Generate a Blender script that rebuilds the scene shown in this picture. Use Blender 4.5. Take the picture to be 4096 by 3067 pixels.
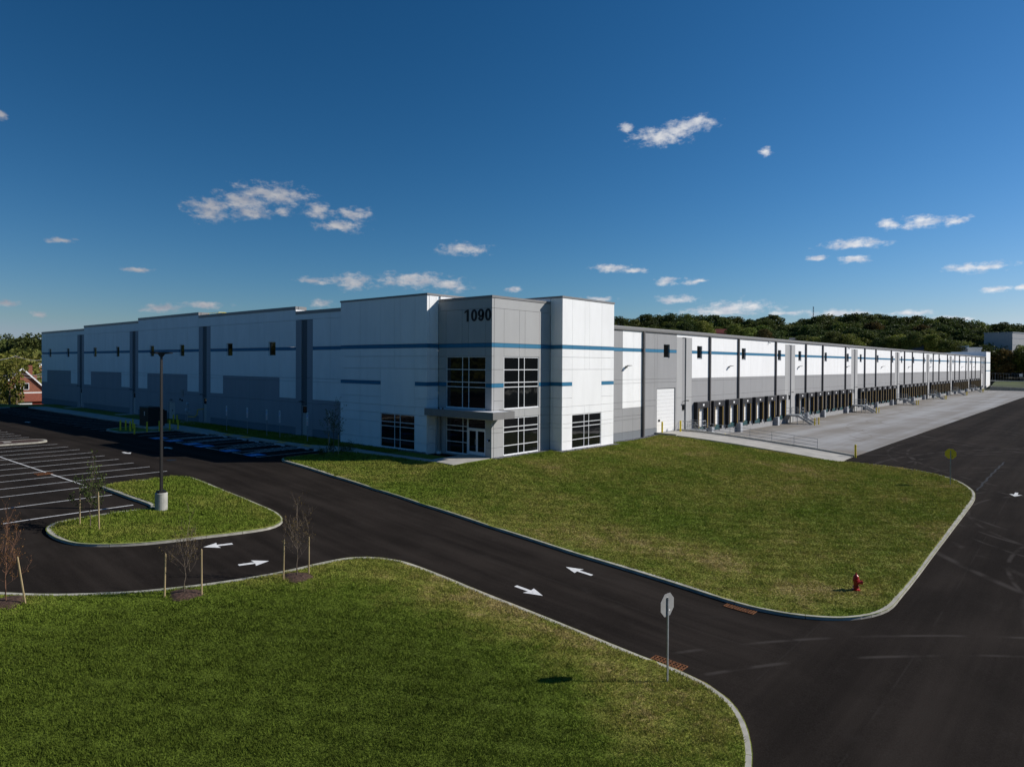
import bpy, math, random
import numpy as np
from mathutils import Vector, Matrix
from mathutils.geometry import delaunay_2d_cdt

S = bpy.context.scene
COL = S.collection
for o in list(bpy.data.objects):
    bpy.data.objects.remove(o)
R = math.radians
random.seed(7)
NP = np.random.default_rng(11)

# ------------------------------------------------------------------ camera
# metric place: X runs along the dock wall, Y along the shaded front, the corner of the office block is (0,0,0)
AX = R(40.85); ROLL = 0.0054; PITCH = R(0.5); FPX = 2766.0
fwd = Vector((math.cos(AX), math.sin(AX), 0)); rgt = Vector((math.sin(AX), -math.cos(AX), 0)); up = Vector((0, 0, 1))
U = up * math.cos(PITCH) + fwd * math.sin(PITCH); W = fwd * math.cos(PITCH) - up * math.sin(PITCH)
CAMP = Vector((-42.17, -38.66, 7.75))
cd = bpy.data.cameras.new('camera'); cam = bpy.data.objects.new('camera', cd); COL.objects.link(cam)
cx = rgt * math.cos(ROLL) + U * math.sin(ROLL); cy = U * math.cos(ROLL) - rgt * math.sin(ROLL)
m = Matrix((cx, cy, -W)).transposed().to_4x4(); m.translation = CAMP
cam.matrix_world = m
cd.sensor_width = 36; cd.lens = FPX / 4096 * 36; cd.shift_y = -54.4 / 4096
cd.clip_start = 0.1; cd.clip_end = 6000
S.camera = cam
S.render.resolution_x = 1024; S.render.resolution_y = 766

# ------------------------------------------------------------------ light
SUND = Vector((1.18, -1.10, 1.0)).normalized()
sl = bpy.data.lights.new('sun', 'SUN'); sl.energy = 4.6; sl.angle = R(0.5); sl.color = (1.0, 0.95, 0.88)
so = bpy.data.objects.new('sun', sl); COL.objects.link(so)
so.rotation_euler = SUND.to_track_quat('Z', 'Y').to_euler()
S.view_settings.view_transform = 'Standard'; S.view_settings.look = 'None'
S.view_settings.gamma = 1; S.view_settings.exposure = 0.12; S.view_settings.use_curve_mapping = False

def px_dir(px, py):
    x = px - 2048; y = py - (1455 + FPX * math.tan(PITCH)); c, s = math.cos(ROLL), math.sin(ROLL)
    return (rgt * ((c * x + s * y) / FPX) - U * ((-s * x + c * y) / FPX) + W)

class NT:
    """small node-tree writer"""
    def __init__(s, tree): s.t = tree
    def n(s, typ, **kw):
        nd = s.t.nodes.new(typ)
        for k, v in kw.items():
            if k.startswith('i_'):
                key = k[2:]; key = int(key) if key.isdigit() else key.replace('_', ' ')
                s.set(nd.inputs[key], v)
            else: setattr(nd, k, v)
        return nd
    def set(s, sock, v):
        if isinstance(v, bpy.types.NodeSocket): s.t.links.new(v, sock)
        elif isinstance(v, bpy.types.Node): s.t.links.new(v.outputs[0], sock)
        else: sock.default_value = v
    def math(s, op, a, b=0.0, c=None, clamp=False):
        nd = s.t.nodes.new('ShaderNodeMath'); nd.operation = op; nd.use_clamp = clamp
        s.set(nd.inputs[0], a); s.set(nd.inputs[1], b)
        if c is not None: s.set(nd.inputs[2], c)
        return nd.outputs[0]
    def vec(s, op, a, b=(0, 0, 0), out=0):
        nd = s.t.nodes.new('ShaderNodeVectorMath'); nd.operation = op
        s.set(nd.inputs[0], a)
        if op == 'SCALE': s.set(nd.inputs['Scale'], b)
        else: s.set(nd.inputs[1], b)
        return nd.outputs[out]
    def noise(s, vec, scale, detail=3, rough=0.5, dist=0.0):
        nd = s.t.nodes.new('ShaderNodeTexNoise')
        if vec is not None: s.set(nd.inputs['Vector'], vec)
        nd.inputs['Scale'].default_value = scale; nd.inputs['Detail'].default_value = detail
        nd.inputs['Roughness'].default_value = rough; nd.inputs['Distortion'].default_value = dist
        return nd.outputs['Fac']
    def ramp(s, f, lo, hi, a=0.0, b=1.0):
        nd = s.t.nodes.new('ShaderNodeMapRange'); nd.interpolation_type = 'SMOOTHSTEP'
        s.set(nd.inputs[0], f); nd.inputs[1].default_value = lo; nd.inputs[2].default_value = hi
        nd.inputs[3].default_value = a; nd.inputs[4].default_value = b
        return nd.outputs[0]
    def mix(s, f, a, b, mode='MIX'):
        nd = s.t.nodes.new('ShaderNodeMix'); nd.data_type = 'RGBA'; nd.blend_type = mode
        s.set(nd.inputs[0], f)
        for k, v in ((6, a), (7, b)):
            s.set(nd.inputs[k], (*v, 1) if isinstance(v, tuple) and len(v) == 3 else v)
        return nd.outputs[2]

w = bpy.data.worlds.new('World'); S.world = w; w.use_nodes = True
N = NT(w.node_tree); w.node_tree.nodes.clear()
sky = N.n('ShaderNodeTexSky', sky_type='NISHITA', sun_disc=False, sun_elevation=math.asin(SUND.z),
          sun_rotation=math.atan2(SUND.x, SUND.y), altitude=300, air_density=1.0, dust_density=0.35, ozone_density=3.0)
tc = N.n('ShaderNodeTexCoord'); sep = N.n('ShaderNodeSeparateXYZ', i_0=tc.outputs['Generated'])
# azimuth measured from the view heading, so that it never wraps inside the picture
fx = N.vec('DOT_PRODUCT', tc.outputs['Generated'], tuple(fwd), out=1)
rx = N.vec('DOT_PRODUCT', tc.outputs['Generated'], tuple(rgt), out=1)
az = N.math('ARCTAN2', rx, fx); el = N.math('ARCSINE', sep.outputs[2])
ae = N.n('ShaderNodeCombineXYZ', i_0=az, i_1=el).outputs[0]
wob = N.n('ShaderNodeTexNoise', i_Scale=26.0, i_Detail=4.0, i_Roughness=0.55)
N.set(wob.inputs['Vector'], N.vec('MULTIPLY', ae, (1, 2.2, 1)))
wv = N.vec('MULTIPLY', N.vec('SUBTRACT', wob.outputs['Color'], (0.5, 0.5, 0.5)), (0.030, 0.012, 0))
aew = N.vec('ADD', ae, wv)
CL = [(590,420,66,15),(525,436,46,17),(545,458,34,12),(455,444,44,11),(455,461,36,12),(610,458,16,8),(688,455,26,12),(765,464,34,9),(730,488,46,8),(1000,539,46,9),
      (1495,270,42,11),(1425,296,48,12),(1462,283,38,8),(1350,275,14,6),(1655,330,13,6),(1990,480,40,10),(1920,483,19,8),(2065,476,25,8),(1845,526,52,8),(1765,556,22,4),
      (1845,561,30,5),(2110,578,66,7),(2145,626,28,5),(2205,620,14,5),(895,606,66,12),(765,610,36,13),(975,618,32,9),(682,607,32,5),(1320,578,32,6),(1370,584,24,5),
      (1440,609,22,6),(1502,608,26,4),(1460,647,34,6),(1590,664,70,12),(1555,674,80,8),(350,666,36,6),(440,658,36,6),(695,655,24,6),(297,582,22,4),(130,520,22,5),(15,652,22,5),
      (85,680,14,4),(5,250,14,6),(1110,626,14,4),(1290,646,32,4),(1810,676,52,6),(1700,676,40,5),(1975,676,44,5),(2060,690,40,4)]
acc = None
for X, Y, a, b in CL:
    d = px_dir(X * 1.8517, Y * 1.8517)
    ca = math.atan2(d.dot(rgt), d.dot(fwd)); ce = math.asin(d.normalized().z)
    k = 1.8517 / FPX
    ka = k * math.cos(ca) ** 2; kb = k * math.cos(ca)
    v = N.vec('MULTIPLY', N.vec('SUBTRACT', aew, (ca, ce, 0)), (1 / (a * ka * 1.5), 1 / (b * kb * 1.8), 0))
    l = N.vec('LENGTH', v, out=1)
    acc = l if acc is None else N.math('MINIMUM', acc, l)
det = N.noise(N.vec('MULTIPLY', ae, (1, 1.8, 1)), 70.0, 6, 0.62)
dens = N.math('ADD', N.math('SUBTRACT', 1.0, acc), N.math('MULTIPLY', N.math('SUBTRACT', det, 0.5), 2.2))
alpha = N.ramp(dens, -0.02, 1.05, 0, 0.92)
shade = N.ramp(N.noise(N.vec('ADD', N.vec('MULTIPLY', ae, (1, 2.0, 1)), (0, 0.05, 0)), 55.0, 4), 0.3, 0.7)
ccol = N.mix(shade, (4.3, 4.6, 5.5), (6.6, 6.6, 6.9))
ccol = N.mix(N.ramp(az, -0.6, 0.7), N.mix(0.62, (0, 0, 0), ccol), N.mix(1.0, ccol, (1.25, 1.25, 1.2), 'MULTIPLY'))
sc = N.n('ShaderNodeSeparateColor'); N.set(sc.inputs[0], sky.outputs[0])
skyc = N.n('ShaderNodeCombineColor')
for i_, (g_, k_) in enumerate(((1.9, .90), (1.30, .68), (1.28, .82))):   # deep polarised blue, measured channel by channel
    N.set(skyc.inputs[i_], N.math('MULTIPLY', N.math('POWER', N.math('MULTIPLY', sc.outputs[i_], .1), g_), k_ * 10))
rr_s = N.n('ShaderNodeSeparateColor'); N.set(rr_s.inputs[0], skyc.outputs[0])
skyc = N.n('ShaderNodeCombineColor'); N.set(skyc.inputs[0], N.math('MINIMUM', rr_s.outputs[0], N.math('MULTIPLY', rr_s.outputs[1], .78)))
N.set(skyc.inputs[1], rr_s.outputs[1]); N.set(skyc.inputs[2], N.math('MAXIMUM', rr_s.outputs[2], N.math('MULTIPLY', rr_s.outputs[1], 1.18))); skyc = skyc.outputs[0]
glow = N.ramp(N.vec('DOT_PRODUCT', tc.outputs['Generated'], tuple(SUND), out=1), -.5, .75, .86, 1.14)
skyc = N.vec('SCALE', skyc, glow)
fin = N.mix(alpha, skyc, ccol)
bg = N.n('ShaderNodeBackground', i_Strength=0.10); N.set(bg.inputs[0], fin)
N.n('ShaderNodeOutputWorld', i_Surface=bg)
#SKYEND

# ------------------------------------------------------------------ materials
MATS = {}
def pmat(name, col, rough=0.75, spec=0.3, metal=0.0, var=0.08, vs=3.0, bump=0.0, bs=40.0, objvar=0.0, col2=None, stretch=(1, 1, 1), coat=0.0):
    mt = bpy.data.materials.new(name); mt.use_nodes = True; t = mt.node_tree
    n = NT(t); b = t.nodes['Principled BSDF']
    b.inputs['Roughness'].default_value = rough; b.inputs['Specular IOR Level'].default_value = spec
    b.inputs['Metallic'].default_value = metal
    if coat: b.inputs['Coat Weight'].default_value = coat
    pos = n.n('ShaderNodeNewGeometry').outputs['Position']
    v = n.vec('MULTIPLY', pos, stretch)
    f = n.ramp(n.noise(v, vs, 5, 0.6), 0.3, 0.7)
    c2 = col2 if col2 else tuple(c * (1 - 2.2 * var) for c in col)
    c = n.mix(f, (*c2, 1), (*(min(1, c * (1 + var * .5)) for c in col), 1))
    if objvar:
        oi = n.n('ShaderNodeObjectInfo').outputs['Random']
        g = n.math('MULTIPLY_ADD', oi, 2 * objvar, 1 - objvar)
        cm = n.n('ShaderNodeCombineXYZ', i_0=g, i_1=g, i_2=g)
        c = n.mix(1.0, c, cm.outputs[0], 'MULTIPLY')
    n.set(b.inputs['Base Color'], c)
    if bump:
        bn = n.n('ShaderNodeBump', i_Strength=bump, i_Distance=0.02); n.set(bn.inputs['Height'], n.noise(pos, bs, 4))
        n.set(b.inputs['Normal'], bn)
    MATS[name] = mt
    return mt
pw = dict(rough=0.8, spec=0.2, var=0.024, vs=0.9, bump=0.25, bs=14, objvar=0.018, stretch=(1, 1, .22))
pmat('white_panel', (.86, .86, .85), **pw)
pmat('light_grey_panel', (.40, .40, .395), **pw)
pmat('mid_grey_panel', (.315, .315, .318), **pw)
pmat('dark_grey_panel', (.165, .17, .18), **pw)
pmat('base_grey_panel', (.20, .215, .23), **pw)
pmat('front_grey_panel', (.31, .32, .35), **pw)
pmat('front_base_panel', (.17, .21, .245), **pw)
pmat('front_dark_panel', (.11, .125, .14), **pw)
pmat('blue_paint', (.018, .16, .29), rough=.6, var=.03)
pmat('coping_metal', (.20, .195, .19), rough=.45, spec=.4, var=.02)
pmat('gutter_metal', (.27, .265, .26), rough=.5, spec=.4, var=.03)
pmat('downspout_metal', (.115, .108, .105), rough=.5, spec=.4, var=.04)
pmat('white_metal', (.78, .79, .80), rough=.4, spec=.5, var=.02)
pmat('door_white', (.80, .80, .79), rough=.45, spec=.4, var=.02)
pmat('door_grey', (.42, .42, .41), rough=.5, var=.02)
pmat('aluminium', (.55, .56, .57), rough=.35, metal=.3, var=.03)
pmat('galvanised', (.36, .38, .40), rough=.45, metal=.5, var=.1, vs=8)
pmat('rubber', (.012, .012, .013), rough=.85, var=.1)
pmat('seal_fabric', (.022, .022, .026), rough=.7, spec=.3, var=.15, vs=2, bump=.6, bs=3)
pmat('yellow_paint', (.82, .62, .03), rough=.45, spec=.4, var=.06)
pmat('yellow_stripe', (.52, .33, .03), rough=.6, var=.05)
pmat('gas_yellow', (.75, .46, .03), rough=.45, var=.05)
pmat('teal_steel', (.025, .09, .10), rough=.5, var=.15, vs=4)
pmat('sticker', (.8, .8, .8), var=.0)
pmat('black_metal', (.012, .012, .013), rough=.4, spec=.4, var=.05)
pmat('bronze_metal', (.022, .020, .019), rough=.4, spec=.4, var=.05)
pmat('kerb_concrete', (.43, .41, .35), var=.13, vs=1.4, bump=.3, bs=30, objvar=.06)
pmat('walk_concrete', (.42, .40, .36), var=.08, vs=.7, bump=.15, bs=30, objvar=.03)
pmat('pole_concrete', (.42, .41, .37), var=.12, vs=2, bump=.3, bs=30)
pmat('guard_concrete', (.44, .46, .49), var=.12, vs=2, bump=.2)
pmat('paint_white', (.74, .74, .73), var=.10, vs=6)
pmat('paint_blue', (.02, .25, .60), var=.1, vs=6)
pmat('tactile_yellow', (.80, .45, .06), var=.1, vs=5)
pmat('mulch', (.092, .054, .038), var=.35, vs=14, bump=1, bs=30)
pmat('gravel_mat', (.22, .22, .235), var=.4, vs=9, bump=1, bs=14)
pmat('transformer_paint', (.018, .020, .017), rough=.5, var=.1)
pmat('wood_stake', (.42, .32, .17), var=.15, vs=6, stretch=(1, 1, .2))
pmat('bark', (.14, .10, .07), var=.25, vs=9, stretch=(1, 1, .25))
pmat('sapling_bark', (.15, .115, .085), var=.2, vs=12)
pmat('red_bark', (.20, .10, .06), var=.2, vs=12)
pmat('hydrant_red', (.40, .012, .010), rough=.4, spec=.5, var=.1)
pmat('rust', (.22, .085, .03), rough=.9, var=.35, vs=9)
pmat('pit_black', (.004, .004, .004), var=0)
pmat('sign_back', (.38, .38, .37), rough=.45, metal=.3, var=.05)
pmat('sign_olive', (.88, .62, .04), rough=.5, var=.03)
pmat('sign_red', (.5, .02, .02), rough=.5, var=.02)
pmat('sign_white', (.8, .8, .8), rough=.5, var=.0)
pmat('sign_blue', (.01, .12, .45), rough=.5, var=.0)
pmat('sign_green', (.01, .22, .12), rough=.5, var=.0)
pmat('roof_membrane', (.60, .63, .68), var=.05, vs=.3)
pmat('brick', (.26, .10, .06), var=.15, vs=3)
pmat('siding_white', (.75, .74, .70), var=.04)
pmat('roof_red', (.24, .075, .045), var=.12, vs=3)
pmat('roof_maroon', (.16, .035, .025), var=.12, vs=3)
pmat('roof_slate', (.10, .105, .11), var=.15, vs=3)
pmat('roof_light', (.36, .36, .37), var=.05)
pmat('shed_red', (.24, .045, .03), var=.1)
pmat('far_grey', (.30, .33, .36), var=.04)
pmat('far_blue_steel', (.20, .28, .33), var=.05)
pmat('far_white', (.62, .64, .66), var=.04)
pmat('utility_wood', (.20, .15, .10), var=.2, stretch=(1, 1, .2))
pmat('number_black', (.022, .024, .028), var=.05)
pmat('lens', (.55, .56, .58), rough=.3, var=.0)

def foliage(name, a, b, hue=.12):
    mt = bpy.data.materials.new(name); mt.use_nodes = True; t = mt.node_tree; n = NT(t); bs = t.nodes['Principled BSDF']
    bs.inputs['Roughness'].default_value = .65; bs.inputs['Specular IOR Level'].default_value = .15
    pos = n.n('ShaderNodeNewGeometry').outputs['Position']
    f = n.ramp(n.noise(pos, .55, 3), .35, .65); f2 = n.noise(pos, 3.5, 2)
    oi = n.n('ShaderNodeObjectInfo').outputs['Random']
    c = n.mix(f, (*a, 1), (*b, 1))
    g = n.math('MULTIPLY', n.math('MULTIPLY_ADD', oi, .55, .72), n.math('MULTIPLY_ADD', f2, .9, .55))
    g2 = n.math('MULTIPLY', g, n.math('MULTIPLY_ADD', n.noise(n.vec('SCALE', pos, .013), 1.0, 2), 1.0, .5))
    cm = n.n('ShaderNodeCombineXYZ', i_0=g2, i_1=g, i_2=g).outputs[0]
    c = n.mix(1.0, c, cm, 'MULTIPLY')
    n.set(bs.inputs['Base Color'], c)
    tr = n.n('ShaderNodeBsdfTranslucent'); n.set(tr.inputs[0], c)
    mx = n.n('ShaderNodeMixShader', i_0=.25); n.set(mx.inputs[1], bs.outputs[0]); n.set(mx.inputs[2], tr.outputs[0])
    n.set(t.nodes['Material Output'].inputs[0], mx.outputs[0])
    MATS[name] = mt
foliage('leaf_dark', (.044, .062, .016), (.092, .108, .028))
foliage('leaf_mid', (.075, .095, .019), (.145, .150, .036))
foliage('leaf_light', (.12, .14, .022), (.22, .215, .045))
foliage('leaf_rust', (.090, .060, .018), (.15, .10, .03))
foliage('leaf_young', (.07, .11, .02), (.14, .18, .04))
foliage('leaf_red', (.20, .08, .03), (.26, .13, .04))

def glass(name):
    mt = bpy.data.materials.new(name); mt.use_nodes = True; t = mt.node_tree; n = NT(t); b = t.nodes['Principled BSDF']
    b.inputs['Base Color'].default_value = (.006, .007, .008, 1); b.inputs['Roughness'].default_value = .03
    b.inputs['Specular IOR Level'].default_value = .55
    pos = n.n('ShaderNodeNewGeometry').outputs['Position']
    bn = n.n('ShaderNodeBump', i_Strength=.06, i_Distance=.05); n.set(bn.inputs['Height'], n.noise(pos, 1.3, 1))
    n.set(b.inputs['Normal'], bn); MATS[name] = mt
glass('dark_glass')

def ground_mats():
    # asphalt: fresh and near black, paver lanes, dusty patches and tyre scrubs
    mt = bpy.data.materials.new('asphalt'); mt.use_nodes = True; t = mt.node_tree; n = NT(t); b = t.nodes['Principled BSDF']
    b.inputs['Roughness'].default_value = 1.0; b.inputs['Specular IOR Level'].default_value = .03
    pos = n.n('ShaderNodeNewGeometry').outputs['Position']
    sx = n.n('ShaderNodeSeparateXYZ', i_0=pos)
    grain = n.noise(pos, 28.0, 3, .7); mid = n.noise(pos, .22, 4, .55)
    laneY = n.noise(n.vec('MULTIPLY', pos, (.9, .03, 1)), 1.0, 4, .6)
    laneX = n.noise(n.vec('MULTIPLY', pos, (.02, .55, 1)), 1.0, 4, .62)
    side = n.ramp(sx.outputs[1], -27.0, -31.0); side = n.math('MAXIMUM', side, n.ramp(sx.outputs[0], 22.0, 30.0))
    lane = n.math('ADD', n.math('MULTIPLY', laneX, side), n.math('MULTIPLY', laneY, n.math('SUBTRACT', 1.0, side)))
    v = n.math('ADD', n.math('MULTIPLY', lane, .9), n.math('MULTIPLY', mid, .55))
    v = n.ramp(v, .5, 1.0)
    c = n.mix(v, (.0098, .0076, .0064, 1), (.0280, .0225, .0190, 1))
    c = n.mix(n.ramp(n.noise(pos, .9, 5, .65), .55, .8, 0, .35), c, (.033, .029, .027, 1))
    # tyre scrubs: arcs of rubber and dust
    ac = None
    for (ax, ay, r, wd) in ((14, -41, 9.5, .10), (14, -41, 11.3, .10), (3, -48, 11.5, .10), (3, -48, 13.3, .10), (22, -44, 16, .12), (22, -44, 17.9, .12), (46, -52, 30, .12), (46, -52, 31.8, .12), (-32, -52, 27, .10), (-32, -52, 28.8, .10), (60, -6, 26, .2), (60, -6, 27.8, .2), (28, -62, 38, .2), (28, -62, 39.9, .2), (-2, -62, 26, .3), (30, -8, 17, .12), (95, -60, 52, .3), (95, -60, 54, .3)):
        q = n.vec('SUBTRACT', n.vec('MULTIPLY', pos, (1, 1, 0)), (ax, ay, 0))
        l = n.math('ABSOLUTE', n.math('SUBTRACT', n.vec('LENGTH', q, out=1), r))
        l = n.math('DIVIDE', l, wd)
        ac = l if ac is None else n.math('MINIMUM', ac, l)
    tm = n.math('MULTIPLY', n.ramp(ac, 1.6, .2), n.ramp(n.noise(pos, .6, 4), .40, .62, 0, .75))
    c = n.mix(tm, c, (.056, .049, .045, 1))
    # paver joints: faint pale lines along both roads
    jy = n.math('LESS_THAN', n.math('ABSOLUTE', n.math('ADD', n.math('SUBTRACT', sx.outputs[0], -16.05), n.math('MULTIPLY', n.math('SUBTRACT', mid, .5), .12))), .035)
    jx = n.math('LESS_THAN', n.math('ABSOLUTE', n.math('SUBTRACT', n.math('MODULO', n.math('ADD', sx.outputs[1], 400.0), 3.65), 1.8)), .035)
    jj = n.math('ADD', n.math('MULTIPLY', jy, n.math('SUBTRACT', 1.0, side)), n.math('MULTIPLY', jx, side))
    c = n.mix(n.math('MULTIPLY', n.math('MULTIPLY', jj, n.ramp(n.noise(pos, .5, 3), .4, .6)), .22), c, (.045, .04, .037, 1))
    c = n.mix(n.ramp(n.noise(pos, 2.2, 5, .75), .60, .72, 0, .30), c, (.006, .0055, .005, 1))
    c = n.mix(n.math('MULTIPLY', n.ramp(grain, .35, .75), .45), c, n.mix(.6, c, (.06, .055, .05, 1)))
    n.set(b.inputs['Base Color'], c)
    bn = n.n('ShaderNodeBump', i_Strength=.35, i_Distance=.01); n.set(bn.inputs['Height'], grain); n.set(b.inputs['Normal'], bn)
    MATS['asphalt'] = mt
    # yard concrete
    mt = bpy.data.materials.new('yard_concrete'); mt.use_nodes = True; t = mt.node_tree; n = NT(t); b = t.nodes['Principled BSDF']
    b.inputs['Roughness'].default_value = .8; b.inputs['Specular IOR Level'].default_value = .25
    pos = n.n('ShaderNodeNewGeometry').outputs['Position']; sx = n.n('ShaderNodeSeparateXYZ', i_0=pos)
    a = n.noise(n.vec('MULTIPLY', pos, (.018, .5, 1)), 1.0, 5, .6); m2 = n.noise(pos, .12, 4, .6)
    c = n.mix(n.ramp(n.math('ADD', n.math('MULTIPLY', a, .6), n.math('MULTIPLY', m2, .5)), .38, .72), (.205, .188, .168, 1), (.325, .325, .325, 1))
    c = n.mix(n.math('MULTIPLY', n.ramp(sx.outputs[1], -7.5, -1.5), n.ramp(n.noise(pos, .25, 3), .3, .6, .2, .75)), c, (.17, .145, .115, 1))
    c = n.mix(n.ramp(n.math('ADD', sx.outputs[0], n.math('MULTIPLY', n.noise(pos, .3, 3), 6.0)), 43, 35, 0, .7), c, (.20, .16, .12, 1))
    ac = None
    for (ax, ay, r, wd) in ((60, -24, 12, .18), (60, -24, 13.9, .18), (52, -2, 14, .15), (86, -26, 16, .2), (86, -26, 18, .2), (75, -30, 22, .15), (120, -30, 24, .3), (66, -20, 8, .12), (64, -19.5, 7.5, .12), (99, -28, 14, .2)):
        q = n.vec('SUBTRACT', n.vec('MULTIPLY', pos, (1, 1, 0)), (ax, ay, 0))
        l = n.math('DIVIDE', n.math('ABSOLUTE', n.math('SUBTRACT', n.vec('LENGTH', q, out=1), r)), wd)
        ac = l if ac is None else n.math('MINIMUM', ac, l)
    tm = n.math('MULTIPLY', n.ramp(ac, 1.7, .2), n.ramp(n.noise(pos, .3, 3), .42, .62, 0, .55))
    c = n.mix(tm, c, (.14, .115, .09, 1))
    n.set(b.inputs['Base Color'], c); MATS['yard_concrete'] = mt
    # lawn soil and blades share one colour field
    for nm, k in (('lawn_soil', .80), ('grass_blade', 1.0)):
        mt = bpy.data.materials.new(nm); mt.use_nodes = True; t = mt.node_tree; n = NT(t); b = t.nodes['Principled BSDF']
        b.inputs['Roughness'].default_value = .8; b.inputs['Specular IOR Level'].default_value = .1
        pos = n.n('ShaderNodeNewGeometry').outputs['Position']; sx = n.n('ShaderNodeSeparateXYZ', i_0=pos)
        big = n.noise(pos, .13, 3, .55, .4); mid = n.noise(pos, .8, 4, .6); sm = n.noise(pos, 5.0, 3, .6)
        # main lawn is drier, the foreground lawn lush
        lush = n.ramp(n.vec('LENGTH', n.vec('MULTIPLY', n.vec('SUBTRACT', pos, (-35.5, -20.5, 0)), (.088, .095, 0)), out=1), 1.35, .75)
        edge = n.ramp(n.math('ADD', sx.outputs[1], n.math('MULTIPLY', sx.outputs[0], -.05)), -6.0, 0.0, 0, .10)
        dry = n.math('SUBTRACT', n.math('ADD', n.math('MULTIPLY', big, .9), n.math('MULTIPLY', mid, .45)), n.math('ADD', n.math('MULTIPLY', lush, .50), edge))
        dry = n.math('ADD', dry, n.math('MULTIPLY', n.math('SUBTRACT', sm, .5), .45))
        c = n.mix(n.ramp(dry, .46, .86), (.118 * k, .162 * k, .020 * k, 1), (.225 * k, .215 * k, .050 * k, 1))
        c = n.mix(n.ramp(dry, .74, .92, 0, .7), c, (.34 * k, .26 * k, .12 * k, 1))
        wn = n.n('ShaderNodeTexWhiteNoise', noise_dimensions='3D'); n.set(wn.inputs[0], n.vec('SNAP', pos, (.05, .05, 1.0)))
        g = n.math('MULTIPLY', n.math('MULTIPLY_ADD', wn.outputs[0], .5, .78), n.ramp(n.noise(pos, 2.6, 3, .65), .32, .58, .74, 1.14))
        g = n.math('MULTIPLY', g, n.math('MULTIPLY_ADD', lush, -.42, 1.20))
        cm = n.n('ShaderNodeCombineXYZ', i_0=g, i_1=g, i_2=g).outputs[0]
        c = n.mix(1.0, c, cm, 'MULTIPLY')
        n.set(b.inputs['Base Color'], c)
        if nm == 'lawn_soil':
            bn = n.n('ShaderNodeBump', i_Strength=.9, i_Distance=.05); n.set(bn.inputs['Height'], n.noise(pos, 7, 4, .7)); n.set(b.inputs['Normal'], bn)
        else:
            tr = n.n('ShaderNodeBsdfTranslucent'); n.set(tr.inputs[0], c)
            mx = n.n('ShaderNodeMixShader', i_0=.2); n.set(mx.inputs[1], b.outputs[0]); n.set(mx.inputs[2], tr.outputs[0])
            n.set(t.nodes['Material Output'].inputs[0], mx.outputs[0])
        MATS[nm] = mt
ground_mats()
pmat('far_field', (.065, .085, .020), var=.3, vs=.05)
pmat('hill_floor', (.020, .026, .009), var=.3, vs=.05)

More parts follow.
